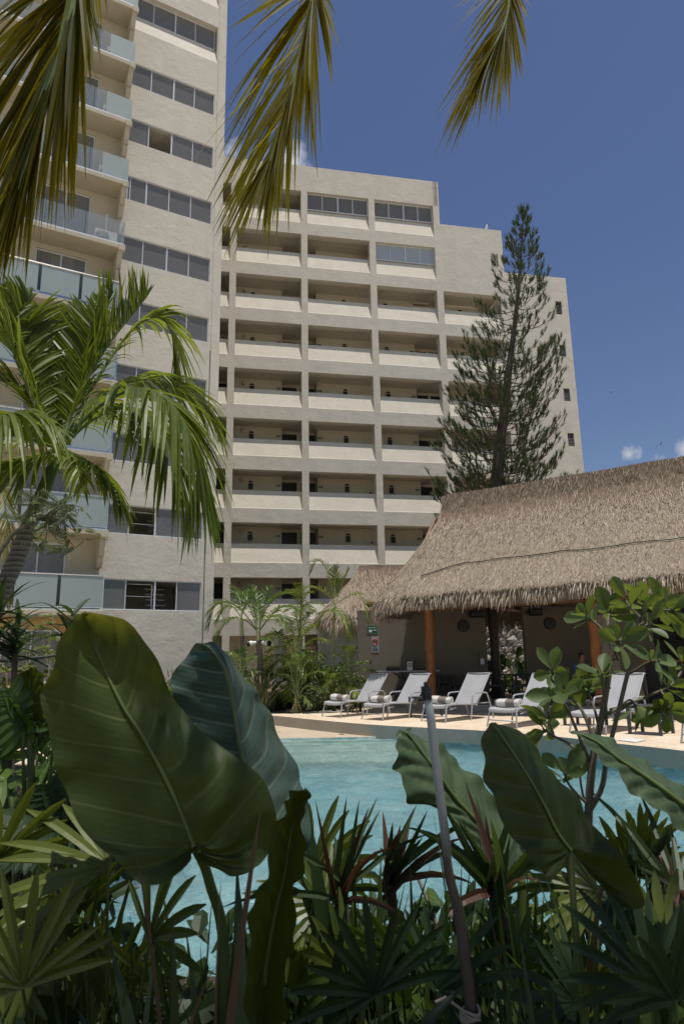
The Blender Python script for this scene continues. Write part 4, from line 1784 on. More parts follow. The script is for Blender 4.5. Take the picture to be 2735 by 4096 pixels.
for z in (1.23, 1.68, 2.13):
    for i in range(12):
        p = SO+U2*(.3+i*.36+q.uniform(-.05, .05))+N2*.05+V((0, 0, z+.001-FZ+FZ))
        if b0 is None:
            bb = MB(p)
            bb.lathe(p, [(0, 0), (.037, 0), (.037, .19), (.015, .25), (.014, .31), (0, .31)], 12)
            b0 = bb.build('bottle', btm, smooth=True)
            tag(b0, 'small dark bottle on the shelves behind the bar', 'bottle', 'bottles behind the bar')
        else:
            c = b0.copy()
            COL.objects.link(c)
            c.location = p
# a guest seated in the shade, mostly hidden by the bush
PO = V((6.35, 18.75, FZ))
per = thing('person', 'person in a blue top seated in the shade beside the second trunk post', 'person', PO, .5)


def skin_obj(name, nodes, edges, mat, par, sub=2):
    me = bpy.data.meshes.new(name)
    me.from_pydata([n_[0] for n_ in nodes], edges, [])
    o = bpy.data.objects.new(name, me)
    COL.objects.link(o)
    o.parent = par
    o.modifiers.new('skin', 'SKIN')
    if not me.skin_vertices:
        import bmesh
        bm = bmesh.new()
        bm.from_mesh(me)
        bm.verts.layers.skin.verify()
        bm.to_mesh(me)
        bm.free()
    for i, n_ in enumerate(nodes):
        me.skin_vertices[0].data[i].radius = n_[1] if hasattr(n_[1], '__len__') else (n_[1], n_[1])
    me.skin_vertices[0].data[0].use_root = True
    sm_ = o.modifiers.new('sub', 'SUBSURF')
    sm_.levels = sm_.render_levels = sub
    me.materials.append(mat)
    for p in me.polygons:
        p.use_smooth = True
    return o


skinm = plain('skin', (.30, .16, .10), .5, var=.05)
nodes = [((0, 0, .50), (.15, .11)), ((0, .02, .72), (.135, .10)), ((0, .03, .95), (.16, .10)), ((0, .02, 1.05), (.07, .06)), ((0, -.01, 1.13), (.055, .055)), ((0, -.03, 1.22), (.075, .09)), ((0, -.03, 1.31), (.07, .085)),
         ((-.19, .03, .98), .055), ((-.25, -.06, .74), .045), ((-.16, -.28, .74), .035), ((-.10, -.36, .75), .03),
         ((.19, .03, .98), .055), ((.25, -.06, .74), .045), ((.16, -.28, .74), .035), ((.10, -.36, .75), .03),
         ((-.11, -.12, .50), .085), ((-.13, -.42, .50), .065), ((-.13, -.42, .08), .042), ((-.13, -.54, .04), .035),
         ((.11, -.12, .50), .085), ((.13, -.42, .50), .065), ((.13, -.42, .08), .042), ((.13, -.54, .04), .035)]
ed = [(0, 1), (1, 2), (2, 3), (3, 4), (4, 5), (5, 6), (2, 7), (7, 8), (8, 9), (9, 10), (2, 11), (11, 12), (12, 13), (13, 14), (0, 15), (15, 16), (16, 17), (17, 18), (0, 19), (19, 20), (20, 21), (21, 22)]
for s_, b_i in ((-1, 10), (1, 14)):
    for f in range(4):
        i = len(nodes)
        p = nodes[b_i][0]
        nodes += [((p[0]+s_*(-.02+.013*f), p[1]-.04, p[2]+.005), .009), ((p[0]+s_*(-.022+.014*f), p[1]-.075+abs(f-1)*.006, p[2]-.006), .007)]
        ed += [(b_i, i), (i, i+1)]
    i = len(nodes)
    nodes += [((p[0]-s_*.035, p[1]-.015, p[2]+.006), .010), ((p[0]-s_*.045, p[1]-.045, p[2]), .008)]
    ed += [(b_i, i), (i, i+1)]
skin_obj('body', nodes, ed, skinm, per)
sh_n = [((0, .0, .52), (.175, .135)), ((0, .02, .74), (.155, .12)), ((0, .03, .95), (.18, .12)), ((0, .025, 1.02), (.09, .08)), ((-.2, .02, .98), .075), ((-.245, -.04, .82), .068), ((.2, .02, .98), .075), ((.245, -.04, .82), .068)]
skin_obj('shirt', sh_n, [(0, 1), (1, 2), (2, 3), (2, 4), (4, 5), (2, 6), (6, 7)], plain('blue_cloth', (.04, .16, .36), .9), per)
skin_obj('trousers', [((0, .0, .50), (.17, .13)), ((-.11, -.12, .50), .10), ((-.13, -.42, .50), .082), ((-.13, -.42, .14), .06), ((.11, -.12, .50), .10), ((.13, -.42, .50), .082), ((.13, -.42, .14), .06)], [(0, 1), (1, 2), (2, 3), (0, 4), (4, 5), (5, 6)], plain('dark_cloth', (.03, .03, .04), .9), per)
skin_obj('hair', [((0, .01, 1.16), (.07, .06)), ((0, .015, 1.26), (.088, .085)), ((0, -.01, 1.345), (.075, .075))], [(0, 1), (1, 2)], plain('dark_hair', (.012, .009, .008), .6), per)
skin_obj('nose', [((0, -.118, 1.235), .010), ((0, -.132, 1.205), .014)], [(0, 1)], skinm, per)
dup(ch, (PO.x+.02, PO.y+.02, FZ), .5, 'dark chair carrying the seated person in blue')

# ------------------------------------------------------------------ birds
def bird(p, s, a, lab):
    b = MB(p)
    q = V((math.cos(a), 0, math.sin(a)))
    n_ = V((-math.sin(a), 0, math.cos(a)))
    f = V((0, 1, 0))
    b.tube([p-f*.5*s*.4, p-f*.2*s*.4, p+f*.2*s*.4, p+f*.5*s*.4], [.01*s, .05*s, .045*s, .01*s], 8)
    for k in (-1, 1):
        b.blade([p, p+q*k*.35*s+n_*.16*s, p+q*k*.85*s+n_*.05*s], [.07*s, .08*s, .01*s], f)
    tag(b.build('bird', M['black']), lab, 'bird', 'seabirds in flight')


bird(at(2640, 1778, 60), .9, .75, 'dark bird gliding with raised wings above the thatch roof at the right')
bird(at(2445, 1570, 110), .9, .15, 'tiny distant bird low in the empty sky right of the block')
bird(at(2007, 942, 60), .55, .6, 'tiny dark bird beside the corner of the stepped roof')
# ------------------------------------------------------------------ conifer behind the pavilion
def pine():
    q = random.Random(21)
    Y = 29.5
    px = [(2092, 850), (2085, 980), (2075, 1120), (2060, 1280), (2038, 1450), (2015, 1640), (1996, 1800), (1985, 1950)]
    top = [at(x, y, Y) for x, y in px]
    base = V((top[-1].x-.35, Y, 0))
    path = catmull(list(reversed(top)) + [], 60)
    path = [base, base.lerp(path[0], .5)] + path
    org = base
    t = thing('conifer', 'tall sparse conifer with upswept bare branches rising behind the thatch roof', 'tree', org)
    b = MB(org)
    n = len(path)
    zt = path[-1].z
    rad = [.02 + .012*(zt-p.z) + .0006*(zt-p.z)**2 for p in path]
    b.tube(path, rad, 10)
    b.build('trunk', M['bark_dark'], t, smooth=True)
    br, nd = MB(org), MB(org)

    def trunk_at(z):
        for a, c in zip(path, path[1:]):
            if a.z <= z <= c.z:
                return a.lerp(c, (z-a.z)/max(c.z-a.z, 1e-6))
        return path[-1]

    def tuft(p, d, L, k):
        d = d.normalized()
        a = d.cross(V((.3, .9, .2))).normalized()
        c = d.cross(a)
        tn = q.uniform(.1, .9)
        for i in range(k):
            w = q.uniform(0, 6.283)
            s0 = q.random()
            o = p + d*L*.75*s0
            rdir = (a*math.cos(w)+c*math.sin(w))
            e = o + (d*q.uniform(.55, 1.0) + rdir*q.uniform(.25, .75) + V((0, 0, .15)))*L*.55
            sd_ = (e-o).cross(rdir).normalized()
            if sd_.length < .5:
                sd_ = a
            nd.quad(o-sd_*.013, o+sd_*.013, e+sd_*.005, e-sd_*.005, 0, min(1, max(0, tn+q.gauss(0, .18))))

    H = [(0, .05), (.6, .30), (1.5, .62), (2.6, .95), (4.0, 1.45), (5.4, 2.0), (7.5, 2.2), (9.5, 2.55), (11.5, 2.95), (13.5, 3.1), (20, 3.2)]

    def radius(dz):
        for (a, ra), (c, rc) in zip(H, H[1:]):
            if a <= dz <= c:
                return ra+(rc-ra)*(dz-a)/(c-a)
        return 3.2
    z = zt - .12
    while z > 4.2:
        dz = zt - z
        R = radius(dz)
        k = 5 if dz < 8 else 6
        a0 = q.uniform(0, 6.28)
        for i in range(k):
            az = a0 + i*6.283/k + q.uniform(-.3, .3)
            Rr = .9*R*q.uniform(.68, 1.12)
            if q.random() < .06:
                Rr *= .45
            d = V((math.cos(az), math.sin(az), 0))
            p0 = trunk_at(z+q.uniform(-.12, .12))
            sag = q.uniform(.02, .16)
            lift = q.uniform(.36, .58)
            sw = q.gauss(0, .09)
            def pt(s_):
                dd = V((d.x-d.y*sw*s_, d.y+d.x*sw*s_, 0))
                return p0 + dd*Rr*s_ + V((0, 0, Rr*(-sag*s_*2.0*(1-s_) + lift*s_**2.6)))
            pts = [pt(s_/9) for s_ in range(10)]
            r0 = .010+.0055*Rr*1.6
            br.tube(pts, [r0*(1-.72*s_/9) for s_ in range(10)], 5, cap=False, tint=q.random())
            tp = (pts[-1]-pts[-2]).normalized()
            tuft(pts[-1]-tp*.05, tp+V((0, 0, .5)), q.uniform(.30, .44), 26)
            m = int(1.6+Rr*1.9) if dz > 1.2 else 1
            if dz > 7.5:
                m = int(m*2.4)
            lo = .48 if dz < 9 else .28
            for j in range(m):
                s_ = q.uniform(lo, .97)
                p = pt(s_)
                sidev = V((-d.y, d.x, 0))*(1 if j % 2 else -1)
                L = Rr*q.uniform(.10, .24)*(1.2-s_*.5)+.10
                dirn = (d*.8 + sidev*q.uniform(.3, .9) + V((0, 0, q.uniform(.1, .5)))).normalized()
                e1 = p + dirn*L*.6
                e2 = e1 + (dirn*.6+V((0, 0, .7))).normalized()*L*.6
                br.tube([p, e1, e2], [.009, .008, .005], 4, cap=False, tint=q.random())
                tuft(e2-V((0, 0, .06)), (e2-e1)+V((0, 0, .05)), q.uniform(.26, .42), 20)
                if q.random() < .35:
                    tuft(e1, dirn+V((0, 0, .5)), q.uniform(.2, .32), 12)
        z -= q.uniform(.26, .40) if dz < 3 else q.uniform(.36, .50)
    tuft(path[-1]-V((0, 0, .1)), V((0, 0, 1)), .5, 40)
    crown = br.build('branches', M['twig_brown'], t)
    nd.build('needles', M['needle'], crown)
    return t


pine()


# ------------------------------------------------------------------ palms
def frond(org, path, n, L, wd, name, mats, par, q, ang=(68, 30), droop=.35, lift=.18, rr=(.02, .004), up=None, start=.12, tipcurl=0.0, one=0, bare=.0, segs=4, twist=0.0, tint0=None, gap=None):
    """one pinnate frond: rachis (material 1) and two ranks of leaflets (material 0)"""
    b = MB(org)
    P = catmull(path, 30)
    b.tube(P, [rr[0]+(rr[1]-rr[0])*(i/30)**.8 for i in range(31)], 6, 1)
    tf = q.uniform(.2, .7) if tint0 is None else tint0
    for side in (1, -1):
        for i in range(n):
            t = start + (1-start)*(i+q.uniform(-.25, .25))/n
            t = min(max(t, start), .995)
            if gap and q.random() < gap:
                continue
            k = t*30
            j = min(int(k), 29)
            p = P[j].lerp(P[j+1], k-j)
            T = (P[min(j+2, 30)]-P[max(j-1, 0)]).normalized()
            u0 = up if up is not None else V((0, 0, 1))
            S = T.cross(u0)
            if S.length < .05:
                S = T.cross(V((.3, .9, .1)))
            S.normalize()
            U = S.cross(T).normalized()
            a = math.radians(ang[0]+(ang[1]-ang[0])*t + q.gauss(0, 4))
            if one == side:
                a *= .2
            d = (T*math.cos(a)+S*math.sin(a)*side + U*(lift+q.gauss(0, .08))).normalized()
            pr = min(1, .45+2.2*(t-start)) * (1-.62*max(0, (t-.55)/.45)**1.6)
            l_ = L*pr*q.uniform(.86, 1.1)
            dr = droop*q.uniform(.6, 1.45)
            pts, ws = [], []
            wv = wd*q.uniform(.8, 1.15)*(.55+.45*pr)
            for s_ in range(segs+1):
                f = s_/segs
                pts.append(p + d*l_*f*(1-.18*dr*f*f) + V((0, 0, -dr*l_*f*f*(1+tipcurl*f))))
                ws.append(wv*(1 if f < .01 else 1)*(.55+.45*math.sin(min(1, f*3)*1.57))*(1-f**3)**.9+.0006)
            N_ = (U*.8 + V((q.gauss(0, .25), q.gauss(0, .25), q.gauss(0, .2)))).normalized()
            sd_ = d.cross(N_).normalized()
            if twist:
                sd_ = (sd_*math.cos(twist)+N_*math.sin(twist)).normalized()
            b.blade(pts, ws, sd_, 0, min(1, max(0, tf+q.gauss(0, .22))), fold=.35, up=N_)
    return b.build(name, mats, par)


def palm(name, label, cat, Y, trunk, rads, fronds, mats, q, shaft=None, bark='bark_palm', group=None, **kw):
    """trunk: pixel polyline (top last); fronds: lists of (x, y, Y)"""
    tp = [at(x, y, yy) for x, y, yy in trunk]
    org = V((tp[0].x, tp[0].y, 0))
    t = thing(name, label, cat, org, 0, group)
    pts = catmull([org]+tp, 26)
    b = MB(org)
    b.tube(pts, [rads[0]+(rads[1]-rads[0])*i/26 + .004*math.sin(i*2.4) for i in range(27)], 14)
    b.build('trunk', M[bark], t, smooth=True)
    if shaft:
        sp_ = catmull([tp[-1]] + [at(*s_) for s_ in shaft[0]], 10)
        s_ = MB(org)
        m_ = len(sp_)-1
        s_.tube(sp_, [shaft[1]+(shaft[2]-shaft[1])*i/m_ for i in range(m_+1)], 14)
        s_.build('crownshaft', M[shaft[3]], t, smooth=True)
    for f in fronds:
        opt = dict(kw)
        if isinstance(f, tuple):
            f, o2 = f
            opt.update(o2)
        mt = opt.pop('mats', mats)
        frond(org, [at(*p) for p in f], name='frond', mats=mt, par=t, q=q, **opt)
    return t


q = random.Random(31)
palm('christmas_palm', 'large leaning palm with drooping feathery fronds in front of the tower at the left', 'palm tree', 8,
     [(-255, 3090, 8.0), (-90, 2600, 8), (60, 2250, 8.0), (125, 2080, 8.0)], (.125, .09),
     [([(238, 1800, 7.9), (347, 1696, 7.7), (463, 1638, 7.4), (560, 1640, 7.2), (640, 1720, 7.05), (700, 1860, 7.0), (735, 1990, 7.0)], dict(droop=.62, lift=0, ang=(62, 28))),
      ([(240, 1790, 8.1), (310, 1600, 8.3), (420, 1400, 8.5), (520, 1270, 8.6), (590, 1185, 8.6)], dict(droop=.12, lift=.5, ang=(48, 30))),
      ([(225, 1780, 8.1), (150, 1580, 8.3), (70, 1430, 8.4), (-40, 1330, 8.4)], dict(droop=.15, lift=.5, ang=(50, 30))),
      ([(235, 1780, 8.2), (262, 1570, 8.8), (310, 1390, 9.2), (352, 1260, 9.4)], dict(droop=.1, lift=.45, ang=(45, 26))),
      ([(220, 1795, 7.9), (120, 1835, 7.8), (20, 1850, 7.7), (-100, 1900, 7.7)], dict(droop=.45, lift=-.1, tint0=.9)),
      ([(228, 1785, 7.8), (150, 1700, 7.1), (70, 1655, 6.6), (0, 1670, 6.3), (-70, 1760, 6.2)], dict(droop=.65, lift=.1)),
      ([(232, 1780, 8.1), (205, 1620, 8.6), (180, 1450, 8.9), (190, 1290, 9.0)], dict(droop=.12, lift=.45, ang=(48, 28))),
      ([(245, 1790, 8.2), (400, 1590, 8.8), (560, 1520, 9.1), (700, 1540, 9.3), (800, 1610, 9.4), (865, 1710, 9.4)], dict(droop=.55, lift=.15, ang=(58, 26))),
      ([(240, 1785, 7.7), (380, 1640, 7.0), (520, 1560, 6.6), (640, 1580, 6.4), (730, 1680, 6.3), (790, 1830, 6.3), (800, 1960, 6.35)], dict(droop=.66, lift=0, ang=(58, 24))),
      ([(215, 1780, 8.1), (120, 1620, 8.2), (20, 1530, 8.2), (-120, 1500, 8.2)], dict(droop=.3, lift=.35)),
      ([(235, 1775, 8.2), (300, 1530, 8.6), (385, 1310, 8.9), (455, 1165, 9.0)], dict(droop=.12, lift=.45, ang=(48, 28))),
      ([(222, 1780, 8.0), (130, 1520, 8.1), (95, 1320, 8.2), (120, 1180, 8.2)], dict(droop=.2, lift=.4, ang=(50, 28))),
      ([(210, 1775, 7.9), (70, 1450, 7.8), (0, 1240, 7.8), (-60, 1120, 7.8)], dict(droop=.25, lift=.35, ang=(52, 28))),
      ([(245, 1785, 8.3), (400, 1500, 8.9), (540, 1310, 9.3), (640, 1270, 9.4), (690, 1350, 9.4), (700, 1480, 9.4)], dict(droop=.5, lift=.1, tint0=.8, ang=(55, 25))),
      ([(225, 1790, 7.8), (100, 1750, 7.2), (10, 1720, 6.9), (-70, 1740, 6.7)], dict(droop=.5, lift=.2)),
      ([(245, 1800, 8.0), (330, 1830, 7.9), (420, 1900, 7.9), (480, 2000, 7.9)], dict(droop=.5, lift=0, L=.6)),
      ([(232, 1800, 7.7), (250, 1800, 7.2), (300, 1850, 7.0), (330, 1960, 6.9)], dict(droop=.5, lift=-.1, n=16, L=.32))],
     [M['palm'], M['stalk']], q, shaft=([(160, 2000, 8.0), (205, 1890, 8.0), (238, 1790, 8.0)], .098, .06, 'shaft'), n=56, L=.90, wd=.030, rr=(.026, .005), segs=5, start=.14)

q = random.Random(32)
palm('yellowing_palm', 'palm at the left edge showing one yellowing frond behind the leaning trunk', 'palm tree', 9.5,
     [(-420, 2900, 10), (-360, 2300, 10), (-330, 1900, 10)], (.13, .10),
     [([(-310, 1850, 10), (-130, 1780, 9.9), (-15, 1880, 9.8), (25, 2050, 9.7), (32, 2220, 9.7), (25, 2420, 9.7)], dict(droop=.30, lift=0, ang=(52, 24), start=.3)),
      [(-320, 1860, 10), (-250, 1600, 10.3), (-220, 1400, 10.6)], [(-340, 1860, 10), (-480, 1700, 10), (-600, 1800, 10)]],
     [M['coco_yellow'], M['stalk']], q, n=46, L=.62, wd=.014, rr=(.022, .005), droop=.3)

# grey green feathery sapling in front of the trunk
def sapling():
    q = random.Random(40)
    Y = 5.6
    base = at(-150, 3180, Y)
    base = V((base.x, Y, 0))
    t = thing('feathery_sapling', 'sapling with a spray of small grey green leaflets across the leaning palm trunk', 'sapling', base)
    b, lf = MB(base), MB(base)
    main = catmull([base, at(-120, 2500, Y), at(20, 2180, Y), at(130, 2088, Y), at(200, 2055, Y)], 20)
    b.tube(main, [.03-.02*i/20 for i in range(21)], 7)
    ends = [(250, 2010), (330, 2030), (340, 2120), (300, 2190), (180, 2190), (120, 2150), (120, 2010), (230, 2080), (340, 2160), (150, 1990), (250, 2200), (60, 2080), (200, 2120), (280, 2060)]
    for i, (x, y) in enumerate(ends):
        yy = Y+q.uniform(-.25, .25)
        s_ = at(q.choice((140, 170, 200)), 2075, Y)
        e = at(x, y, yy)
        m = s_.lerp(e, .5)+V((0, 0, .07))
        tw = catmull([s_, m, e], 10)
        b.tube(tw, [.010-.007*k/10 for k in range(11)], 5)
        for k in range(4, 11, 2):
            for s2 in (1, -1):
                p = tw[k]
                d = V((q.gauss(0, 1), q.gauss(0, .6), q.uniform(-.9, .35))).normalized()
                L = q.uniform(.11, .19)
                b.tube([p, p+d*L], .0016, 3, cap=False)
                pn = d.cross(V((q.gauss(0, 1), q.gauss(0, 1), q.gauss(0, 1)))).normalized()
                for g_ in range(8):
                    o = p+d*L*(g_+.7)/8
                    for s3 in (1, -1):
                        e2 = o+(pn*s3*.8+d*.5)*.030
                        w_ = d.cross(pn).normalized()
                        lf.blade([o, o.lerp(e2, .5), e2], [.003, .009, .002], (w_*.6+d*.8).normalized(), 0, q.random())
    b.build('branches', M['twig'], t)
    lf.build('leaflets', M['shrub_grey'], t)


sapling()

# young palms in the bed before the hut
q = random.Random(33)
GP = 'young palms planted in the bed'
PM = [M['palm_small'], M['stalk']]
AM = [M['areca'], M['shaft_pale']]
palm('young_palm', 'young palm with a full green crown and two white floodlights strapped to its trunk', 'palm tree', 21,
     [(1044, 2800, 21), (1040, 2640, 21), (1034, 2560, 21)], (.10, .085),
     [[(1032, 2525, 21), (965, 2440, 20.8), (905, 2410, 20.6), (858, 2430, 20.5), (838, 2500, 20.5)],
      [(1030, 2520, 21), (1000, 2430, 21.1), (965, 2375, 21.2), (930, 2350, 21.2)],
      [(1034, 2515, 21), (1030, 2420, 21.4), (1005, 2345, 21.6)],
      [(1036, 2515, 21), (1062, 2440, 21), (1112, 2385, 21), (1172, 2372, 21)],
      [(1040, 2520, 21), (1095, 2450, 20.7), (1145, 2425, 20.5), (1185, 2440, 20.4)],
      [(1030, 2525, 21), (980, 2480, 20.5), (925, 2475, 20.2), (885, 2520, 20.1), (872, 2590, 20.1)],
      [(1034, 2515, 21), (1050, 2420, 21.5), (1075, 2350, 21.8)],
      [(1038, 2522, 21), (1080, 2470, 20.3), (1120, 2470, 20.0), (1150, 2510, 19.9)]],
     PM, q, shaft=([(1032, 2520, 21)], .075, .06, 'shaft_pale'), group=GP, n=34, L=.62, wd=.020, rr=(.022, .005), droop=.42, lift=.25, start=.2, ang=(56, 28))
palm('young_palm', 'young palm with a slim ringed trunk just left of the floodlit palm', 'palm tree', 22,
     [(985, 2790, 22), (975, 2640, 22), (968, 2540, 22)], (.085, .075),
     [[(965, 2470, 22), (935, 2430, 22), (900, 2430, 22), (870, 2480, 22)],
      [(965, 2470, 22), (985, 2420, 22), (1010, 2420, 22), (1020, 2470, 22)],
      [(965, 2465, 22), (960, 2400, 22.3), (940, 2370, 22.5)],
      [(966, 2468, 22), (985, 2390, 22.3), (1000, 2360, 22.5)]],
     PM, q, shaft=([(966, 2475, 22)], .065, .05, 'shaft_pale'), group=GP, n=30, L=.5, wd=.018, rr=(.018, .004), droop=.5, lift=.2, start=.2)
palm('areca_palm', 'tall slender yellow stemmed palm standing before the pavilion corner', 'palm tree', 20.2,
     [(1336, 2780, 20.2), (1332, 2600, 20.2), (1337, 2440, 20.2)], (.05, .04),
     [[(1339, 2415, 20.2), (1322, 2330, 20.1), (1295, 2262, 20), (1266, 2245, 20), (1247, 2285, 20)],
      [(1341, 2410, 20.2), (1338, 2330, 20.4), (1345, 2265, 20.5)],
      [(1344, 2410, 20.2), (1370, 2335, 20.2), (1398, 2275, 20.2)],
      [(1345, 2415, 20.2), (1395, 2385, 20), (1435, 2378, 19.8), (1460, 2430, 19.7), (1468, 2480, 19.7)],
      [(1336, 2418, 20.2), (1310, 2378, 20), (1268, 2352, 19.8), (1225, 2352, 19.7), (1200, 2385, 19.7)],
      [(1342, 2425, 20.2), (1360, 2445, 19.9), (1385, 2490, 19.7), (1392, 2550, 19.7)],
      [(1336, 2425, 20.2), (1322, 2440, 19.9), (1295, 2455, 19.8), (1278, 2500, 19.8)]],
     AM, q, bark='bark_slim', shaft=([(1340, 2410, 20.2)], .04, .028, 'shaft_pale'), group=GP, n=34, L=.46, wd=.014, rr=(.014, .003), droop=.35, lift=.3, start=.16, ang=(58, 30))


def clump(name, label, cx, cy, Y, gz, ends, q, mats, group=None, cat='palm tree', n=30, L=.4, wd=.012, **kw):
    base = onz(cx, gz) if gz else at(cx, cy, Y)
    base = V((at(cx, cy, Y).x, Y, 0))
    t = thing(name, label, cat, base, 0, group)
    top = at(cx, cy, Y)
    st_ = MB(base)
    for i in range(5):
        st_.tube(catmull([base+V((q.uniform(-.15, .15), q.uniform(-.15, .15), 0)), base.lerp(top, .55)+V((q.uniform(-.1, .1), q.uniform(-.1, .1), 0)), top+V((q.uniform(-.1, .1), 0, q.uniform(-.2, 0)))], 10), [.035-.015*k/10 for k in range(11)], 8)
    st_.build('stems', M['bark_slim'], t, smooth=True)
    for e in ends:
        s_ = top+V((q.uniform(-.08, .08), q.uniform(-.1, .1), q.uniform(-.25, .05)))
        ex, ey = e[0], e[1]
        yy = Y+(e[2] if len(e) > 2 else q.uniform(-.7, .5))
        ep = at(ex, ey, yy)
        m1 = s_.lerp(ep, .40)+V((0, 0, .22*(ep-s_).length+.05))
        m2 = s_.lerp(ep, .78)+V((0, 0, .16*(ep-s_).length))
        frond(base, [s_, m1, m2, ep], n=n, L=L, wd=wd, name='frond', mats=mats, par=t, q=q, rr=(.012, .003), **kw)
    return t


clump('areca_palm', 'bushy yellow green palm clump at the foot of the pavilion wall', 1395, 2730, 20.0, None,
      [(1330, 2700), (1345, 2620), (1385, 2590), (1420, 2600), (1465, 2650), (1500, 2690, -.2), (1480, 2740), (1440, 2790), (1370, 2790), (1330, 2770), (1300, 2740), (1410, 2820)], q, AM, GP, droop=.4, lift=.25, n=32, L=.40, wd=.012)
clump('areca_palm', 'yellow tinged palm clump in the middle of the bed before the bamboo fence', 1185, 2640, 21.3, None,
      [(1070, 2540), (1080, 2600), (1110, 2480), (1150, 2470), (1200, 2440), (1260, 2500), (1300, 2560), (1290, 2620), (1075, 2680), (1120, 2690), (1245, 2450), (1225, 2700), (1060, 2640)], q, AM, GP, droop=.45, lift=.2, n=34, L=.46, wd=.014)
clump('areca_palm', 'low bright green palm clump in front of the yellow tinged one', 1185, 2770, 19.9, None,
      [(1110, 2700), (1140, 2640), (1200, 2620), (1250, 2640), (1290, 2690), (1280, 2760), (1120, 2780), (1220, 2600), (1160, 2800), (1240, 2810)], q, [M['palm_small'], M['shaft_pale']], GP, droop=.4, lift=.25, n=30, L=.38, wd=.012)
clump('areca_palm', 'light green palm tuft peeping over the floodlit palm, right of its crown', 1195, 2440, 22.2, None,
      [(1160, 2360), (1190, 2340), (1240, 2370), (1290, 2420), (1250, 2440), (1150, 2440)], q, AM, GP, droop=.35, lift=.2, n=26, L=.34, wd=.013)

clump('areca_palm', 'leafy palm clump filling the bed left of the hut door', 1120, 2700, 22.4, None,
      [(1020, 2620), (1060, 2560), (1110, 2530), (1170, 2560), (1210, 2610), (1225, 2680), (1010, 2690), (1080, 2760), (1170, 2750)], q, [M['palm_small'], M['shaft_pale']], GP, droop=.4, lift=.25, n=32, L=.46, wd=.016)
clump('areca_palm', 'low sunlit palm clump left of the floodlit palm trunk', 960, 2720, 20.4, None,
      [(880, 2660), (910, 2610), (960, 2600), (1010, 2630), (1030, 2690), (870, 2720), (1000, 2760), (920, 2770)], q, [M['palm_small'], M['shaft_pale']], GP, droop=.45, lift=.2, n=30, L=.42, wd=.015)

# floodlights strapped to the young palm
for dx, lab, s_ in ((-.16, 'white floodlight on the left of the young palm trunk', -1), (.16, 'white floodlight on the right of the young palm trunk', 1)):
    p = at(1036, 2570, 20.85)+V((dx*.55, 0, 0))
    fl_ = thing('floodlight', lab, 'floodlight', p, 0, 'floodlights on the palm')
    b = MB(p)
    d = V((s_*.93, -.3, -.15)).normalized()
    a_ = d.cross(ZZ).normalized()
    b.lathe(p, [(0, 0), (.045, 0), (.05, .06), (.075, .13), (.078, .2), (0, .2)], 12, ax=(a_, a_.cross(d), d))
    b.build('housing', M['white'], fl_)
    b = MB(p)
    b.lathe(p+d*.2, [(0, 0), (.085, 0), (.085, .07), (.07, .07), (.07, .01), (0, .01)], 12, ax=(a_, a_.cross(d), d))
    b.build('hood', M['black'], fl_)


# ------------------------------------------------------------------ strap leaved and broad leaved plants
def strap_clump(name, label, base, n, L, wd, mat, q, cat='plant', group=None, spread=.8, droop=.5, up=.9, segs=6, org=None, jitter=.06, tipmat=None, fold=.4, hmin=0.0, az=None):
    base = V(base)
    t = thing(name, label, cat, base, 0, group)
    b = MB(base)
    for i in range(n):
        a = q.uniform(0, 6.283) if az is None else math.radians(q.uniform(*az))
        e = q.uniform(.12, 1)
        d = V((math.cos(a)*spread*e, math.sin(a)*spread*e, up)).normalized()
        l_ = L*q.uniform(.65, 1.1)
        dr = droop*q.uniform(.4, 1.4)*e
        p = base+V((q.gauss(0, jitter), q.gauss(0, jitter), hmin))
        pts, ws = [], []
        for s_ in range(segs+1):
            f = s_/segs
            pts.append(p+d*l_*f+V((0, 0, -dr*l_*f*f*f*.9)))
            ws.append(wd*(.6+.4*math.sin(min(1, 2.6*f)*1.57))*(1-f**2.4)**.8+.0005)
        sd_ = d.cross(V((q.gauss(0, .25), q.gauss(0, .25), 1))).normalized()
        b.blade(pts, ws, sd_, 0, min(1, max(0, q.gauss(.45, .25))), fold=fold, up=sd_.cross(d).normalized())
    b.build('leaves', mat, t, smooth=True)
    return t


q = random.Random(35)
for i, (x, y, lab) in enumerate(((1062, 2838, 'strap leaved lily clump at the left, partly behind the big blue green leaf'), (1118, 2838, 'strap leaved lily clump second from the left on the deck edge'), (1162, 2826, 'strap leaved lily clump third from the left on the deck edge'), (1204, 2822, 'strap leaved lily clump rightmost on the deck edge, arching towards the loungers'))):
    strap_clump('lily_clump', lab, onz(x, y, .004), 24, .82, .042, M['strap'], q, group='lily clumps along the bed', spread=.75, droop=.7)


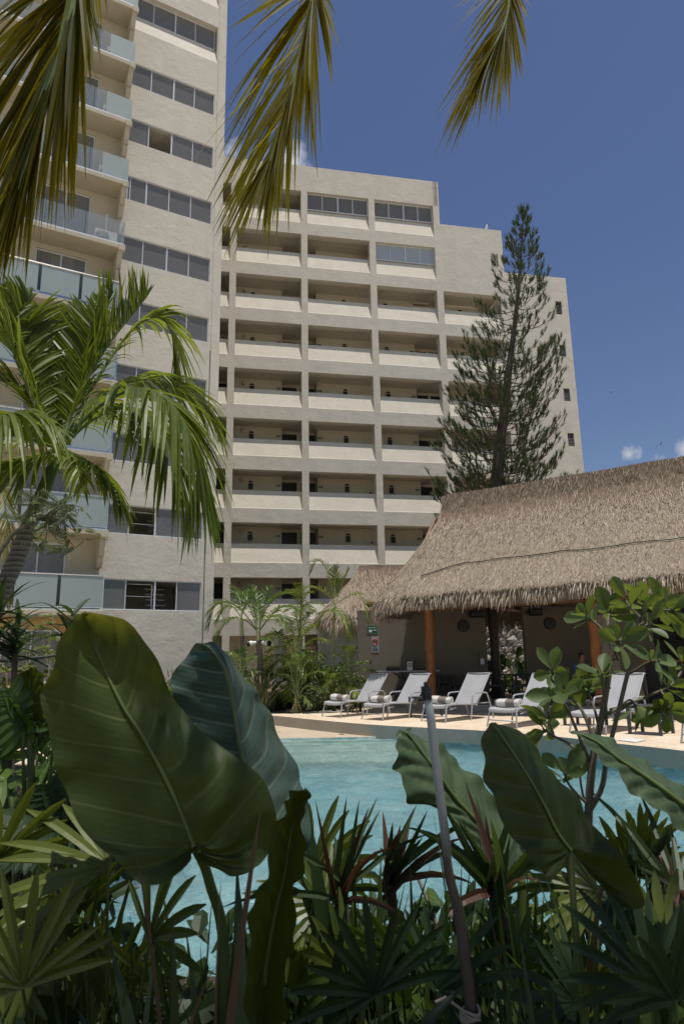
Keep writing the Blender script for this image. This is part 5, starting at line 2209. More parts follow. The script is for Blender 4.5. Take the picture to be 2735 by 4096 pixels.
def grass_clump(label, base, n, L, plumes, q):
    base = V(base)
    t = thing('fountain_grass', label, 'ornamental grass', base, 0, 'fountain grasses in the bed')
    t['kind'] = 'thing'
    b, pl_, = MB(base), MB(base)
    for i in range(n):
        a, e = q.uniform(0, 6.283), q.uniform(.1, .9)
        d = V((math.cos(a)*e, math.sin(a)*e, 1)).normalized()
        l_ = L*q.uniform(.5, 1)
        p = base+V((q.gauss(0, .12), q.gauss(0, .12), 0))
        b.blade([p+d*l_*f+V((0, 0, -.55*e*l_*f**3)) for f in (0, .35, .7, 1)], [.006, .006, .004, .0005], d.cross(ZZ).normalized(), 0, q.random())
    for i in range(plumes):
        a, e = q.uniform(0, 6.283), q.uniform(.25, .75)
        d = V((math.cos(a)*e, math.sin(a)*e, 1)).normalized()
        l_ = L*q.uniform(1.0, 1.25)
        p = base+V((q.gauss(0, .08), q.gauss(0, .08), 0))
        pts = [p+d*l_*f+V((0, 0, -.38*e*l_*f**3)) for f in (0, .3, .6, .8, .9, 1, 1.07)]
        pl_.tube(pts[:4], .003, 4, cap=False)
        pl_.tube(pts[3:], [.012, .022, .018, .004], 6)
        for k in range(40):
            f = q.random()
            c = pts[3].lerp(pts[6], f)
            w = V((q.gauss(0, 1), q.gauss(0, 1), q.gauss(0, 1))).normalized()
            pl_.quad(c, c+V((.002, 0, 0)), c+w*.045+V((.002, 0, 0)), c+w*.045)
    b.build('blades', M['grass'], t)
    pl_.build('plumes', M['plume'], t)


grass_clump('fountain grass with pale bent plumes right of the big blue green leaf', (-2.4, 20.4, 0), 420, 1.05, 26, q)
grass_clump('fountain grass with plumes just left of the floodlit palm', (-3.0, 21.1, 0), 300, 1.0, 18, q)
grass_clump('fountain grass whose plumes show between the two biggest leaves', (-5.2, 21.6, 0), 300, 1.2, 24, q)
grass_clump('fountain grass at the left before the tan ground floor wall', (-8.6, 19.5, 0), 320, 1.1, 26, q)


def bushy(name, label, base, size, count, ll, lw, mat, q, cat='shrub', group=None, twig='twig'):
    base = V(base)
    t = thing(name, label, cat, base, 0, group)
    b, lf = MB(base), MB(base)
    for i in range(max(6, count//60)):
        a = q.uniform(0, 6.283)
        e = base+V((math.cos(a)*size[0]*q.random(), math.sin(a)*size[0]*q.random(), size[1]*q.uniform(.5, 1)))
        b.tube(catmull([base, base.lerp(e, .5)+V((q.gauss(0, .05), q.gauss(0, .05), .05)), e], 6), [.014-.009*k/6 for k in range(7)], 5)
    for i in range(count):
        a, r = q.uniform(0, 6.283), math.sqrt(q.random())
        z = q.uniform(.08, 1)
        wf = size[0]*(.55+.55*math.sin(z*2.6))
        p = base+V((math.cos(a)*r*wf, math.sin(a)*r*wf, z*size[1]*(.8+.3*noise.noise(V((a*2, r*3, 1))))))
        d = V((math.cos(a)*.7+q.gauss(0, .5), math.sin(a)*.7+q.gauss(0, .5), q.gauss(.25, .5))).normalized()
        L = ll*q.uniform(.6, 1.15)
        sd_ = d.cross(V((q.gauss(0, .6), q.gauss(0, .6), 1))).normalized()
        lf.blade([p, p+d*L*.35, p+d*L*.75+V((0, 0, -.04*L)), p+d*L+V((0, 0, -.12*L))], [lw*.2, lw, lw*.75, .001], sd_, 0, q.random(), fold=.25, up=sd_.cross(d))
    b.build('stems', M[twig], t)
    lf.build('foliage', mat, t)
    return t


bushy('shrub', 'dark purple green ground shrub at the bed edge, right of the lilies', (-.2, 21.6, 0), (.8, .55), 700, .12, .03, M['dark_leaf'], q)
bushy('shrub', 'grey green lobed shrub below the yellow tinged palms', (-.75, 21.2, 0), (.8, .85), 800, .16, .035, M['shrub_grey'], q)
bushy('shrub', 'broad green shrub behind the fountain grass', (-2.0, 22.8, 0), (.9, 1.4), 900, .16, .04, M['shrub'], q)
bushy('shrub', 'fine leaved shrub between the white stone post and the floodlit palm', (-2.7, 22.9, 0), (.6, 1.6), 700, .12, .025, M['shrub'], q)
bushy('shrub', 'leafy shrub at the feet of the pavilion palms', (.0, 22.6, 0), (.7, 1.1), 700, .15, .035, M['shrub'], q)
bushy('shrub', 'dense low green mass between the two biggest leaves', (-5.6, 20.3, 0), (1.1, 1.0), 900, .14, .05, M['shrub'], q)
bushy('planter_shrub', 'low leafy hedge beside the pavilion floor at the far right', (7.6, 15.9, 0), (.9, .45), 900, .07, .022, M['shrub'], q, cat='hedge')
bushy('shrub', 'tall sunlit leafy shrub right of the floodlit palm, before the tan ground storey', (-1.5, 23.2, 0), (.8, 2.0), 1300, .17, .04, M['shrub'], q)
bushy('shrub', 'yellow green leafy shrub at the foot of the floodlit palm', (-2.3, 21.7, 0), (.7, 1.0), 900, .15, .035, M['shrub_pale'], q)
bushy('shrub', 'leafy shrub between the slender palm and the hut wall', (-.35, 23.4, 0), (.6, 1.5), 900, .16, .036, M['shrub'], q)
bushy('shrub', 'low sunlit shrub at the left end of the young palms', (-3.7, 22.2, 0), (.9, 1.3), 1000, .15, .035, M['shrub'], q)
for x, lb in ((4.9, 'dark broad leaved plant left in the opening before the stone wall'), (5.9, 'tall leafy plant right in the opening before the stone wall')):
    bushy('broad_leaved_plant', lb, (x, 24.6, 0), (.5, 1.7), 60, .55, .13, M['dark_leaf'], q, cat='plant')

# pale leaved open shrub before the tan wall
def open_shrub(label, base, tips, mat, q, ll=.10):
    t = thing('pale_shrub', label, 'shrub', base, 0, 'pale shrubs before the tan wall')
    b, lf = MB(base), MB(base)
    for tp in tips:
        path = catmull([V(base), V(base).lerp(tp, .5)+V((q.gauss(0, .15), q.gauss(0, .15), .1)), tp], 12)
        b.tube(path, [.016-.010*k/12 for k in range(13)], 5)
        for j in range(3):
            o = path[q.randrange(6, 12)] if j else path[-1]
            e = o+V((q.gauss(0, .12), q.gauss(0, .1), q.uniform(0, .16)))
            b.tube([o, e], .005, 4)
            for k in range(9):
                a = k*2.4
                d = V((math.cos(a), math.sin(a), q.uniform(.0, .7))).normalized()
                L = ll*q.uniform(.7, 1.2)
                sd_ = d.cross(V((q.gauss(0, .3), q.gauss(0, .3), 1))).normalized()
                lf.blade([e, e+d*L*.4, e+d*L*.8, e+d*L], [.004, L*.27, L*.30, L*.1], sd_, 0, q.random(), fold=.2, up=sd_.cross(d))
    b.build('branches', M['plume'], t)
    lf.build('foliage', mat, t)


bs = at(180, 2850, 12.5)
bs.z = 0
open_shrub('pale leaved open shrub left of the biggest leaf, before the curtained door', bs, [at(x, y, 12.5+q.uniform(-.5, .5)) for x, y in ((215, 2475), (165, 2520), (240, 2530), (180, 2590), (215, 2600), (150, 2640), (110, 2560), (130, 2620), (200, 2650), (250, 2640))], M['shrub_pale'], q, .13)
bs = at(40, 2850, 12.8)
bs.z = 0
open_shrub('pale leaved open shrub at the left edge behind the spiky dracaena', bs, [at(x, y, 12.8+q.uniform(-.5, .5)) for x, y in ((85, 2475), (60, 2500), (15, 2560), (30, 2640), (70, 2660), (20, 2680), (100, 2690), (50, 2580))], M['shrub_pale'], q, .13)


# spiky dracaenas, mid distance left
def dracaena(label, x, y, Y, n, L, q, lean=0.0, wd=.0125, mat='dracaena', spread=1.1, up=.55, droop=.25):
    top = at(x, y, Y)
    base = V((top.x-lean, Y, 0))
    t = thing('dracaena', label, 'dracaena', base, 0, 'spiky dracaenas in the near bed')
    b = MB(base)
    b.tube(catmull([base, base.lerp(top, .5)+V((.03, 0, 0)), top], 8), [.02, .018, .017, .016, .016, .015, .015, .014, .014], 7)
    b.build('stem', M['twig_brown'], t, smooth=True)
    b = MB(base)
    for i in range(n):
        a = q.uniform(0, 6.283)
        el = q.uniform(-.5, 1.5)
        d = V((math.cos(a)*spread, math.sin(a)*spread, up*1.4*el+.25)).normalized()
        l_ = L*q.uniform(.6, 1.1)
        p = top+V((0, 0, q.uniform(-.07, .1)))
        pts = [p+d*l_*f+V((0, 0, -droop*l_*f**2.5)) for f in (0, .2, .45, .7, .88, 1)]
        ws = [wd*.7, wd, wd*.95, wd*.65, wd*.3, .0005]
        sd_ = d.cross(V((q.gauss(0, .2), q.gauss(0, .2), 1))).normalized()
        b.blade(pts, ws, sd_, 0, min(1, max(0, q.gauss(.4, .25))), fold=.35, up=sd_.cross(d))
    b.build('leaves', M[mat], t)
    return t


q = random.Random(36)
dracaena('spiky dark dracaena at the left, its crown before the curtained door', 62, 2590, 3.2, 40, .27, q)
dracaena('spiky dark dracaena cut by the left edge, beside the other one', -12, 2525, 3.0, 26, .29, q, .05)
dracaena('spiky dracaena tips showing left of the biggest leaf top', 285, 2540, 3.3, 24, .22, q)
hs_ = MB(at(0, 2640, 5))
hs_.tube(catmull([at(-90, 2600, 4.9), at(-20, 2636, 5), at(30, 2644, 5), at(65, 2640, 5), at(110, 2634, 5), at(200, 2626, 5.1), at(330, 2600, 5.3)], 30), .011, 8)
tag(hs_.build('hose', M['metal_wire']), 'dark flexible hose snaking across the plants at the left', 'hose')
# ------------------------------------------------------------------ coconut palm over the camera
q = random.Random(51)
CR = V((2.3, -.9, 7.0))
CB = V((3.0, -1.9, 0))
cp_ = thing('coconut_palm', 'coconut palm overhead whose fronds hang into the top of the picture', 'palm tree', CB)
b = MB(CB)
tp = catmull([CB, V((3.0, -1.85, 2)), V((2.75, -1.5, 4.6)), CR-V((0, 0, .25))], 24)
b.tube(tp, [.19-.07*i/24 for i in range(25)], 14)
b.build('trunk', M['bark_palm'], cp_, smooth=True)
CM = [M['coco'], M['stalk']]


def coco(path, **kw):
    o = dict(n=64, L=.85, wd=.020, rr=(.035, .008), droop=.35, lift=-.02, start=.12, segs=5)
    o.update(kw)
    return frond(CB, path, name='frond', mats=CM, par=cp_, q=q, **o)


# the three fronds seen in the picture
coco([CR, V((1.2, .3, 7.7)), V((.1, 1.35, 7.0)), at(390, -620, 2.65), at(325, -160, 2.45), at(294, 0, 2.4), at(238, 239, 2.35), at(140, 511, 2.3), at(60, 760, 2.25)],
     ang=(46, 15), n=130, L=.92, wd=.0135, droop=.2, start=.36, one=-1, rr=(.045, .018))
coco([CR, V((1.9, .6, 7.9)), V((.95, 2.2, 7.6)), at(1300, -330, 3.9), at(1265, -60, 3.7), at(1250, 0, 3.65), at(1187, 268, 3.5), at(1130, 490, 3.35), at(1080, 650, 3.25)],
     ang=(64, 13), n=80, L=1.2, wd=.0145, droop=.16, start=.40, one=-1)
coco([CR, V((2.5, .9, 8.1)), V((2.4, 2.9, 7.7)), at(2060, -260, 4.9), at(2040, -60, 4.7), at(2030, 60, 4.6), at(1985, 170, 4.5), at(1930, 270, 4.4)],
     ang=(64, 13), n=70, L=1.3, wd=.0145, droop=.12, start=.50, one=-1)
# unseen rest of the crown; left and forward fronds added to shade the bed
for az, el, L in ((95, 20, 3.7), (130, 30, 3.5), (165, 15, 3.6), (200, 25, 3.6), (235, 20, 3.5), (258, 40, 3.4), (280, 30, 3.6), (296, 38, 3.8), (308, 50, 3.9), (318, 60, 3.6), (290, 20, 3.9)):
    a, e = math.radians(az), math.radians(el)
    d = V((math.sin(a)*math.cos(e), math.cos(a)*math.cos(e), math.sin(e)))
    pts = [CR+d*L*f+V((0, 0, -.62*L*f**2.2)) for f in (0, .25, .5, .75, 1)]
    coco(pts, n=54, wd=.024, ang=(62, 28), droop=.5)

# ------------------------------------------------------------------ elephant ears
def ear(name, label, mats, stations, petiole, q, nu=64, nv=22, wave=.010, quilt=.006, veins=9, cat='elephant ear', pr=(.012, .02), rib=.010, group=None, curl=0.0, veinw=16):
    """stations from tip to lobes: (left, mid, right), each (x, y, Y)"""
    base = at(*petiole[-1])
    base = V((base.x, base.y, 0))
    t = thing(name, label, cat, base, 0, group)
    Ls = catmull([at(*s_[0]) for s_ in stations], nu)
    Ms = catmull([at(*s_[1]) for s_ in stations], nu)
    Rs = catmull([at(*s_[2]) for s_ in stations], nu)
    vs, vein = [], []
    ph = q.uniform(0, 9)
    for i in range(nu+1):
        u = i/nu
        for j in range(-nv, nv+1):
            v = abs(j)/nv
            E = Ls[i] if j < 0 else Rs[i]
            p = Ms[i].lerp(E, v)
            ac = Rs[i]-Ls[i]
            al = Ms[min(i+1, nu)]-Ms[max(i-1, 0)]
            if al.length < 1e-4:
                al = Ms[i]-Ms[max(i-6, 0)]
            nrm = ac.cross(al)
            if nrm.length > 1e-9:
                nrm.normalize()
            if nrm.y > 0:
                nrm = -nrm
            w = (E-Ms[i]).length
            sv = u*veins + v**1.2*(.7 if j < 0 else 2.0) + (.0 if j < 0 else .35)
            fr = abs(sv-round(sv))
            hv = min(1, max(0, 1.3-fr*veinw))
            mv = max(0, 1-v*w/rib) if u < .86 else max(0, 1-v*w/(rib*1.0))
            fine = sv*5
            f2 = abs(fine-round(fine))
            ved = max(hv*(1-.5*v), mv, .22*max(0, 1-f2*5))
            vein.append(min(1, ved))
            dp = (quilt if not isinstance(quilt, tuple) else quilt[0 if j < 0 else 1])*math.cos(2*math.pi*sv)*math.sin(math.pi*min(1, v*1.05))*(-1)
            dp += wave*v**2.2*math.sin(u*23+ph+(2 if j < 0 else 0)) + wave*.6*v**3*math.sin(u*51+ph)
            dp += .012*w/.2*noise.noise(V((u*4+ph, v*2, j*.01)))
            dp -= curl*w*v*v
            eo = (E-Ms[i]).normalized() if w > 1e-5 else V((0, 0, 0))
            vs.append(p + nrm*dp + eo*(.004*v**4*math.sin(u*37+ph)))
    k = 2*nv+1
    m = MB(base)
    m.add(vs, [(i*k+j, i*k+j+1, (i+1)*k+j+1, (i+1)*k+j) for i in range(nu) for j in range(2*nv)])
    m.pv = {'vein': vein}
    lf = m.build('leaf', mats, t, smooth=True)
    pt = MB(base)
    pp = [at(*x) for x in petiole]
    pp.append(V((pp[-1].x, pp[-1].y, 0)))
    pc = catmull(pp, 24)
    pt.tube(pc, [pr[0]+(pr[1]-pr[0])*i/24 for i in range(25)], 10)
    # raised midrib under the blade
    mr = [p + V((0, -.004, 0)) for p in Ms[int(nu*.05):int(nu*.86)]]
    pt.tube(mr, [.002+(pr[0]*.75-.002)*i/len(mr) for i in range(len(mr))], 6)
    pt.build('petiole', M['stalk'], t, smooth=True)
    return t


def c1(x, y):
    return (x/1.2062, 2350+y/1.2062)


def st_(rows, f, dl, dm, dr):
    out = []
    for i, (a, m_, c) in enumerate(rows):
        g = lambda d: d[min(i, len(d)-1)] if hasattr(d, '__len__') else d
        out.append(((*f(*a), g(dl)), (*f(*m_), g(dm)), (*f(*c), g(dr))))
    return out


q = random.Random(52)
rows = [((404, 118), (405, 119), (410, 118)), ((345, 165), (420, 175), (560, 128)), ((290, 250), (455, 275), (645, 190)), ((262, 350), (500, 375), (735, 320)),
        ((235, 445), (545, 475), (800, 470)), ((216, 580), (605, 590), (880, 590)), ((236, 740), (680, 700), (990, 690)), ((270, 850), (745, 815), (1165, 850)),
        ((300, 950), (805, 930), (1285, 955)), ((352, 1090), (865, 1060), (1335, 1105)), ((450, 1215), (925, 1215), (1300, 1270)), ((560, 1325), (932, 1235), (1215, 1370)),
        ((670, 1410), (935, 1245), (1110, 1392)), ((775, 1430), (938, 1250), (1030, 1350)), ((850, 1385), (940, 1254), (985, 1300)), ((905, 1300), (941, 1256), (955, 1272))]
ear('elephant_ear', 'biggest elephant ear leaf in the left foreground, brown green inside with a pale diagonal midrib', M['ear'],
    st_(rows, c1, 1.50, 1.62, [1.56, 1.58, 1.62, 1.66, 1.70, 1.72, 1.70, 1.66, 1.62, 1.60, 1.60]), [(*c1(941, 1256), 1.62), (*c1(1010, 1420), 1.66), (900, 3900, 1.70)], q, nu=300, nv=44, rib=.008, quilt=(.0015, .0065), wave=.010, veinw=24, veins=11, pr=(.010, .014))
rows = [((955, 268), (975, 268), (1000, 268)), ((900, 325), (1020, 300), (1065, 290)), ((845, 400), (1075, 375), (1140, 370)), ((818, 500), (1110, 470), (1218, 480)),
        ((830, 600), (1130, 580), (1262, 560)), ((870, 720), (1145, 690), (1330, 655)), ((920, 830), (1165, 800), (1422, 825)), ((980, 950), (1200, 920), (1452, 950)),
        ((1040, 1080), (1240, 1030), (1490, 1040)), ((1100, 1200), (1280, 1140), (1502, 1180)), ((1160, 1290), (1315, 1230), (1480, 1290)), ((1230, 1320), (1330, 1245), (1420, 1330)), ((1290, 1290), (1335, 1250), (1370, 1290))]
ear('elephant_ear', 'blue green glossy elephant ear leaf just behind the biggest one, palm shadows across it', M['ear_blue'],
    st_(rows, c1, 1.95, 1.92, [1.95, 1.98, 2.02, 2.06, 2.1, 2.12, 2.12, 2.1, 2.06, 2.02]), [(*c1(1335, 1250), 1.92), (*c1(1340, 1400), 1.92), (1130, 3850, 1.95)], q, nu=240, nv=36, rib=.009, quilt=.0035, wave=.014, veinw=22, veins=10)


def c2(x, y):
    return (x/1.12, 3000+y/1.12)


rows = [((1358, 166), (1366, 170), (1369, 175)), ((1310, 210), (1350, 230), (1366, 250)), ((1268, 240), (1320, 300), (1362, 360)), ((1240, 340), (1295, 420), (1352, 480)), ((1210, 480), (1275, 560), (1338, 620)),
        ((1170, 600), (1240, 700), (1318, 780)), ((1130, 720), (1210, 850), (1295, 920)), ((1105, 860), (1190, 980), (1280, 1060)), ((1110, 1050), (1185, 1120), (1272, 1180)), ((1120, 1240), (1190, 1250), (1270, 1270))]
ear('elephant_ear', 'half rolled narrow elephant ear leaf standing on edge right of the biggest leaf', M['ear_dark'],
    st_(rows, c2, [1.38, 1.36, 1.34], [1.44, 1.45, 1.46], [1.40, 1.40, 1.40]), [(*c2(1190, 1250), 1.45), (1070, 4300, 1.45)], q, nu=60, nv=16, quilt=.004, veins=11)


def c3(x, y):
    return (1200+x/1.0215, 3000+y/1.0215)


def p_(x, y):
    return (x*1.7443, y*1.7443)


rows = [((1120, 1660), (1128, 1656), (1140, 1655)), ((1104, 1690), (1150, 1690), (1192, 1682)), ((1112, 1750), (1180, 1735), (1232, 1722)), ((1118, 1810), (1215, 1790), (1268, 1766)),
        ((1142, 1868), (1248, 1850), (1302, 1808)), ((1176, 1925), (1275, 1905), (1346, 1868)), ((1212, 1965), (1300, 1940), (1388, 1925)), ((1240, 2000), (1305, 1946), (1436, 1975)),
        ((1268, 2010), (1307, 1948), (1472, 2070)), ((1290, 1990), (1308, 1950), (1440, 2085)), ((1300, 1965), (1308, 1951), (1355, 2010))]
ear('elephant_ear', 'big dark backlit elephant ear leaf at the right with a long pointed lobe', M['ear_dark'],
    st_(rows, p_, [1.55, 1.52, 1.5, 1.5, 1.5, 1.5, 1.5], 1.56, [1.62, 1.64, 1.66, 1.64, 1.62, 1.6, 1.56, 1.5]), [(*p_(1308, 1951), 1.56), (*p_(1316, 2100), 1.55), (*p_(1335, 2300), 1.55)], q, nu=200, nv=30, quilt=.002, wave=.005, veinw=20, pr=(.006, .009))
rows = [((918, 1672), (925, 1672), (935, 1675)), ((905, 1700), (945, 1695), (965, 1688)), ((908, 1740), (975, 1735), (1010, 1712)), ((916, 1780), (1005, 1775), (1052, 1745)), ((932, 1835), (1040, 1825), (1095, 1790)),
        ((975, 1840), (1085, 1875), (1140, 1840)), ((1030, 1880), (1130, 1930), (1178, 1905)), ((1090, 1940), (1170, 1975), (1212, 1965)), ((1150, 2000), (1195, 2010), (1225, 2012))]
ear('elephant_ear', 'grey green elephant ear leaf behind the grey pipe with a silvery patch', M['ear_pale'],
    st_(rows, p_, [2.2, 2.15, 2.1, 2.1, 2.1, 2.15], 2.2, [2.25, 2.3, 2.32]), [(*p_(1195, 2010), 2.2), (*p_(1200, 2300), 2.2)], q, nu=60, nv=20, quilt=.005, wave=.012)
rows = [((1308, 1676), (1312, 1676), (1318, 1676)), ((1345, 1712), (1365, 1700), (1380, 1690)), ((1395, 1755), (1410, 1735), (1425, 1712)), ((1430, 1795), (1455, 1765), (1470, 1742)), ((1470, 1835), (1505, 1800), (1520, 1772)),
        ((1530, 1875), (1555, 1838), (1568, 1808)), ((1590, 1920), (1610, 1880), (1625, 1845)), ((1660, 1960), (1670, 1920), (1690, 1890))]
ear('elephant_ear', 'long pale green elephant ear leaf with a wavy edge slanting to the right edge', M['ear_pale'],
    st_(rows, p_, 1.75, 1.78, 1.86), [(*p_(1665, 1925), 1.78), (*p_(1700, 2200), 1.8)], q, nu=60, nv=16, quilt=.003, wave=.006)


def c4(x, y):
    return (x/4.48, 2400+y/4.48)


rows = [((545, 1200), (560, 1200), (575, 1202)), ((400, 1290), (560, 1290), (700, 1280)), ((270, 1430), (555, 1430), (800, 1420)), ((180, 1600), (550, 1590), (835, 1580)), ((140, 1740), (545, 1740), (825, 1750)),
        ((85, 1900), (540, 1900), (790, 1900)), ((75, 2050), (540, 2040), (810, 2040)), ((95, 2180), (540, 2070), (815, 2200)), ((160, 2330), (540, 2080), (760, 2320)), ((330, 2340), (540, 2085), (660, 2300)), ((470, 2240), (540, 2088), (590, 2200))]
ear('elephant_ear', 'small rounded elephant ear leaf at the far left with a straight pale midrib', M['ear_dark'],
    st_(rows, c4, 2.9, 2.95, 2.9), [(*c4(540, 2088), 2.95), (125, 3050, 2.95), (130, 3500, 2.95)], q, nu=50, nv=20, quilt=.006, wave=.012)

# ------------------------------------------------------------------ irrigation riser
PB = at(1880, 4090, 1.62)
rs = thing('irrigation_riser', 'grey plastic riser pipe with a black cap tied to a brown stick', 'pipe', V((PB.x, PB.y, 0)))
b = MB(rs.location)
b.tube([at(1708, 2790, 1.60), at(1722, 2870, 1.60), at(1742, 3050, 1.60), at(1768, 3250, 1.60), at(1790, 3420, 1.61)], [.009, .0096, .0098, .0098, .0098], 14)
b.build('pipe', M['pipe'], rs, smooth=True)
b = MB(rs.location)
b.tube([at(1702, 2745, 1.60), at(1705, 2775, 1.60), at(1709, 2800, 1.60)], [.0112, .0116, .0112], 14)
b.tube([at(1701, 2728, 1.60), at(1702, 2746, 1.60)], [.004, .005], 8)
b.build('cap', M['black'], rs)
b = MB(rs.location)
b.tube([at(1700, 2742, 1.60), at(1703, 2742, 1.60)], .003, 6)
b.tube(catmull([at(1772, 3330, 1.63), at(1795, 3500, 1.63), at(1830, 3640, 1.63), at(1860, 3850, 1.63), at(1885, 4090, 1.63), V((PB.x+.01, PB.y, .0))], 20), [.010+.003*i/20 for i in range(21)], 9)
b.build('stick', M['twig_brown'], rs, smooth=True)
b = MB(rs.location)
for k in range(5):
    c = at(1880, 4040+k*8, 1.62)
    b.tube([c+V((.02*math.cos(a), .02*math.sin(a), .004*math.sin(a*2+k))) for a in [i*.524 for i in range(13)]], .003, 5, cap=False)
b.tube([at(1860, 4050, 1.6), at(1780, 3990, 1.58), at(1740, 4010, 1.58)], .003, 5)
b.build('cord', M['plume'], rs)

# ------------------------------------------------------------------ round leaved bush on the right
q = random.Random(53)
BB_ = at(2360, 3560, 2.3)
cb_ = thing('clusia_bush', 'open bush with thick round paddle leaves in the right foreground', 'bush', V((BB_.x, BB_.y, 0)))
b = MB(cb_.location)


def cz(x, y):
    return (2000+x/2.1333, 2350+y/2.1333)


def branch(pts, r0, r1):
    c = catmull(pts, 18)
    b.tube(c, [r0+(r1-r0)*i/18 for i in range(19)], 7)
    return c


Yb = 2.3
branch([V((BB_.x, BB_.y, 0)), at(2360, 3560, Yb), at(2352, 3250, Yb), at(2375, 3000, Yb), at(2405, 2870, Yb), at(2440, 2650, Yb), at(2448, 2560, Yb)], .016, .008)
branch([at(2352, 3250, Yb), at(2405, 3150, Yb-.03), at(2425, 3030, Yb-.05), at(2470, 2850, Yb-.08), at(2520, 2650, Yb-.1), at(2545, 2590, Yb-.1)], .009, .006)
clus = []
for path, r in (([(2448, 2590), (2420, 2540), (2390, 2500), (2345, 2470)], .006), ([(2440, 2580), (2432, 2530), (2430, 2480), (2440, 2440)], .006), ([(2450, 2600), (2500, 2540), (2560, 2515), (2600, 2490)], .006),
                ([(2450, 2640), (2540, 2540), (2560, 2470), (2575, 2410)], .005), ([(2560, 2500), (2610, 2450), (2640, 2400)], .004), ([(2400, 2870), (2480, 2830), (2580, 2790), (2680, 2745)], .007), ([(2680, 2745), (2720, 2690), (2730, 2640)], .005),
                ([(2380, 2980), (2330, 2850), (2290, 2800), (2260, 2770)], .006), ([(2395, 2920), (2380, 2850), (2360, 2790), (2350, 2740)], .005), ([(2355, 3040), (2320, 2960), (2270, 2840), (2225, 2770)], .006), ([(2225, 2770), (2215, 2720), (2205, 2680)], .004),
                ([(2360, 3060), (2280, 2980), (2215, 2945), (2170, 2915)], .006), ([(2215, 2945), (2195, 2890), (2190, 2850)], .004), ([(2352, 3220), (2300, 3170), (2270, 3130), (2255, 3090)], .005), ([(2352, 3240), (2330, 3180), (2320, 3120), (2315, 3070)], .004),
                ([(2500, 2700), (2540, 2680), (2590, 2650), (2640, 2640)], .005), ([(2425, 2900), (2420, 2800), (2410, 2740), (2405, 2690)], .005), ([(2470, 2830), (2520, 2800), (2545, 2840)], .004), ([(2640, 2760), (2660, 2800), (2665, 2840)], .004),
                ([(2470, 2640), (2455, 2590), (2480, 2560)], .004), ([(2620, 2440), (2660, 2440), (2690, 2440)], .004), ([(2560, 2470), (2520, 2430), (2500, 2400)], .004)):
    yy = Yb+q.uniform(-.14, .14)
    pts = [at(x, y, Yb+(yy-Yb)*i/(len(path)-1)) for i, (x, y) in enumerate(path)]
    c = branch(pts, r, .0035)
    clus.append((c[-1], (c[-1]-c[-4]).normalized()))
b.build('branches', M['twig'], cb_, smooth=True)
nleaf = 0
rest = MB(cb_.location)
for tip, d in clus:
    k = q.randrange(6, 9)
    a0 = q.uniform(0, 6.28)
    ax = d.cross(V((.3, .2, .9))).normalized()
    ay = d.cross(ax)
    for i in range(k):
        a = a0+i*2.4
        out = (ax*math.cos(a)+ay*math.sin(a))
        ld = (out*q.uniform(.6, 1.1)+d*q.uniform(.1, .7)+V((0, 0, q.uniform(-.15, .25)))).normalized()
        L = q.uniform(.068, .108)
        W_ = L*q.uniform(.20, .26)
        nrm = (d - ld*d.dot(ld)+V((q.gauss(0, .3), q.gauss(0, .3), q.gauss(0, .3)))).normalized()
        sd_ = ld.cross(nrm).normalized()
        nrm = sd_.cross(ld)
        p0 = tip - d*q.uniform(0, .035)
        m = MB(cb_.location) if nleaf < 98 else rest
        cv = q.uniform(-.12, .2)
        rows_ = 12
        vs = []
        for r_ in range(rows_+1):
            f = r_/rows_
            w = W_*(max(0, math.sin(math.pi*min(1, (f**1.55)))) if f > 0 else 0)
            w = W_*((1-(1-f)**2)*.0 + (math.sin(math.pi*f**1.45))**.72 if 0 < f < 1 else .03)
            w = max(w, .0025 if f < .2 else .0008)
            for s_ in (-1, -.5, 0, .5, 1):
                vs.append(p0 + ld*L*(.10+.9*f) + sd_*w*s_ + nrm*(w*.35*abs(s_)**1.5 - cv*L*f*f))
        m.add(vs, [(r_*5+c_, r_*5+c_+1, (r_+1)*5+c_+1, (r_+1)*5+c_) for r_ in range(rows_) for c_ in range(4)], 0, min(1, max(0, q.gauss(.5, .25))))
        m.tube([p0, p0+ld*L*.14], [.003, .0022], 5)
        if nleaf < 98:
            m.build('leaf', M['clusia'], cb_, smooth=True)
        nleaf += 1
rest.build('further_leaves', M['clusia'], cb_, smooth=True)['kind'] = 'stuff'

# ------------------------------------------------------------------ fan palms and other foreground plants
def fan_leaf(mb, c, axis, nrm, R, n, span, q, wd, tint, droop=.12):
    """hand shaped leaf: segments radiate from c, centred on axis"""
    axis = axis.normalized()
    sd = axis.cross(nrm).normalized()
    for i in range(n):
        a = math.radians(-span/2+span*i/(n-1)+q.gauss(0, 2.5))
        d = (axis*math.cos(a)+sd*math.sin(a)+nrm*q.gauss(.02, .05)).normalized()
        l_ = R*(1-.22*abs(i/(n-1)-.5)*2)*q.uniform(.86, 1.08)
        pts, ws = [], []
        for s_ in range(7):
            f = s_/6
            pts.append(c+d*l_*f+V((0, 0, -droop*l_*f**2.4)))
            ws.append(wd*(.10+.9*math.sin(min(1, .08+f*1.15)*2.2)**.8 if f < .98 else .06)*(1 if f < .75 else .85)+.0008)
        ws[-1] = wd*.16
        sdv = d.cross(nrm).normalized()
        mb.blade(pts, ws, sdv, 0, min(1, max(0, tint+q.gauss(0, .14))), fold=.28, up=nrm)


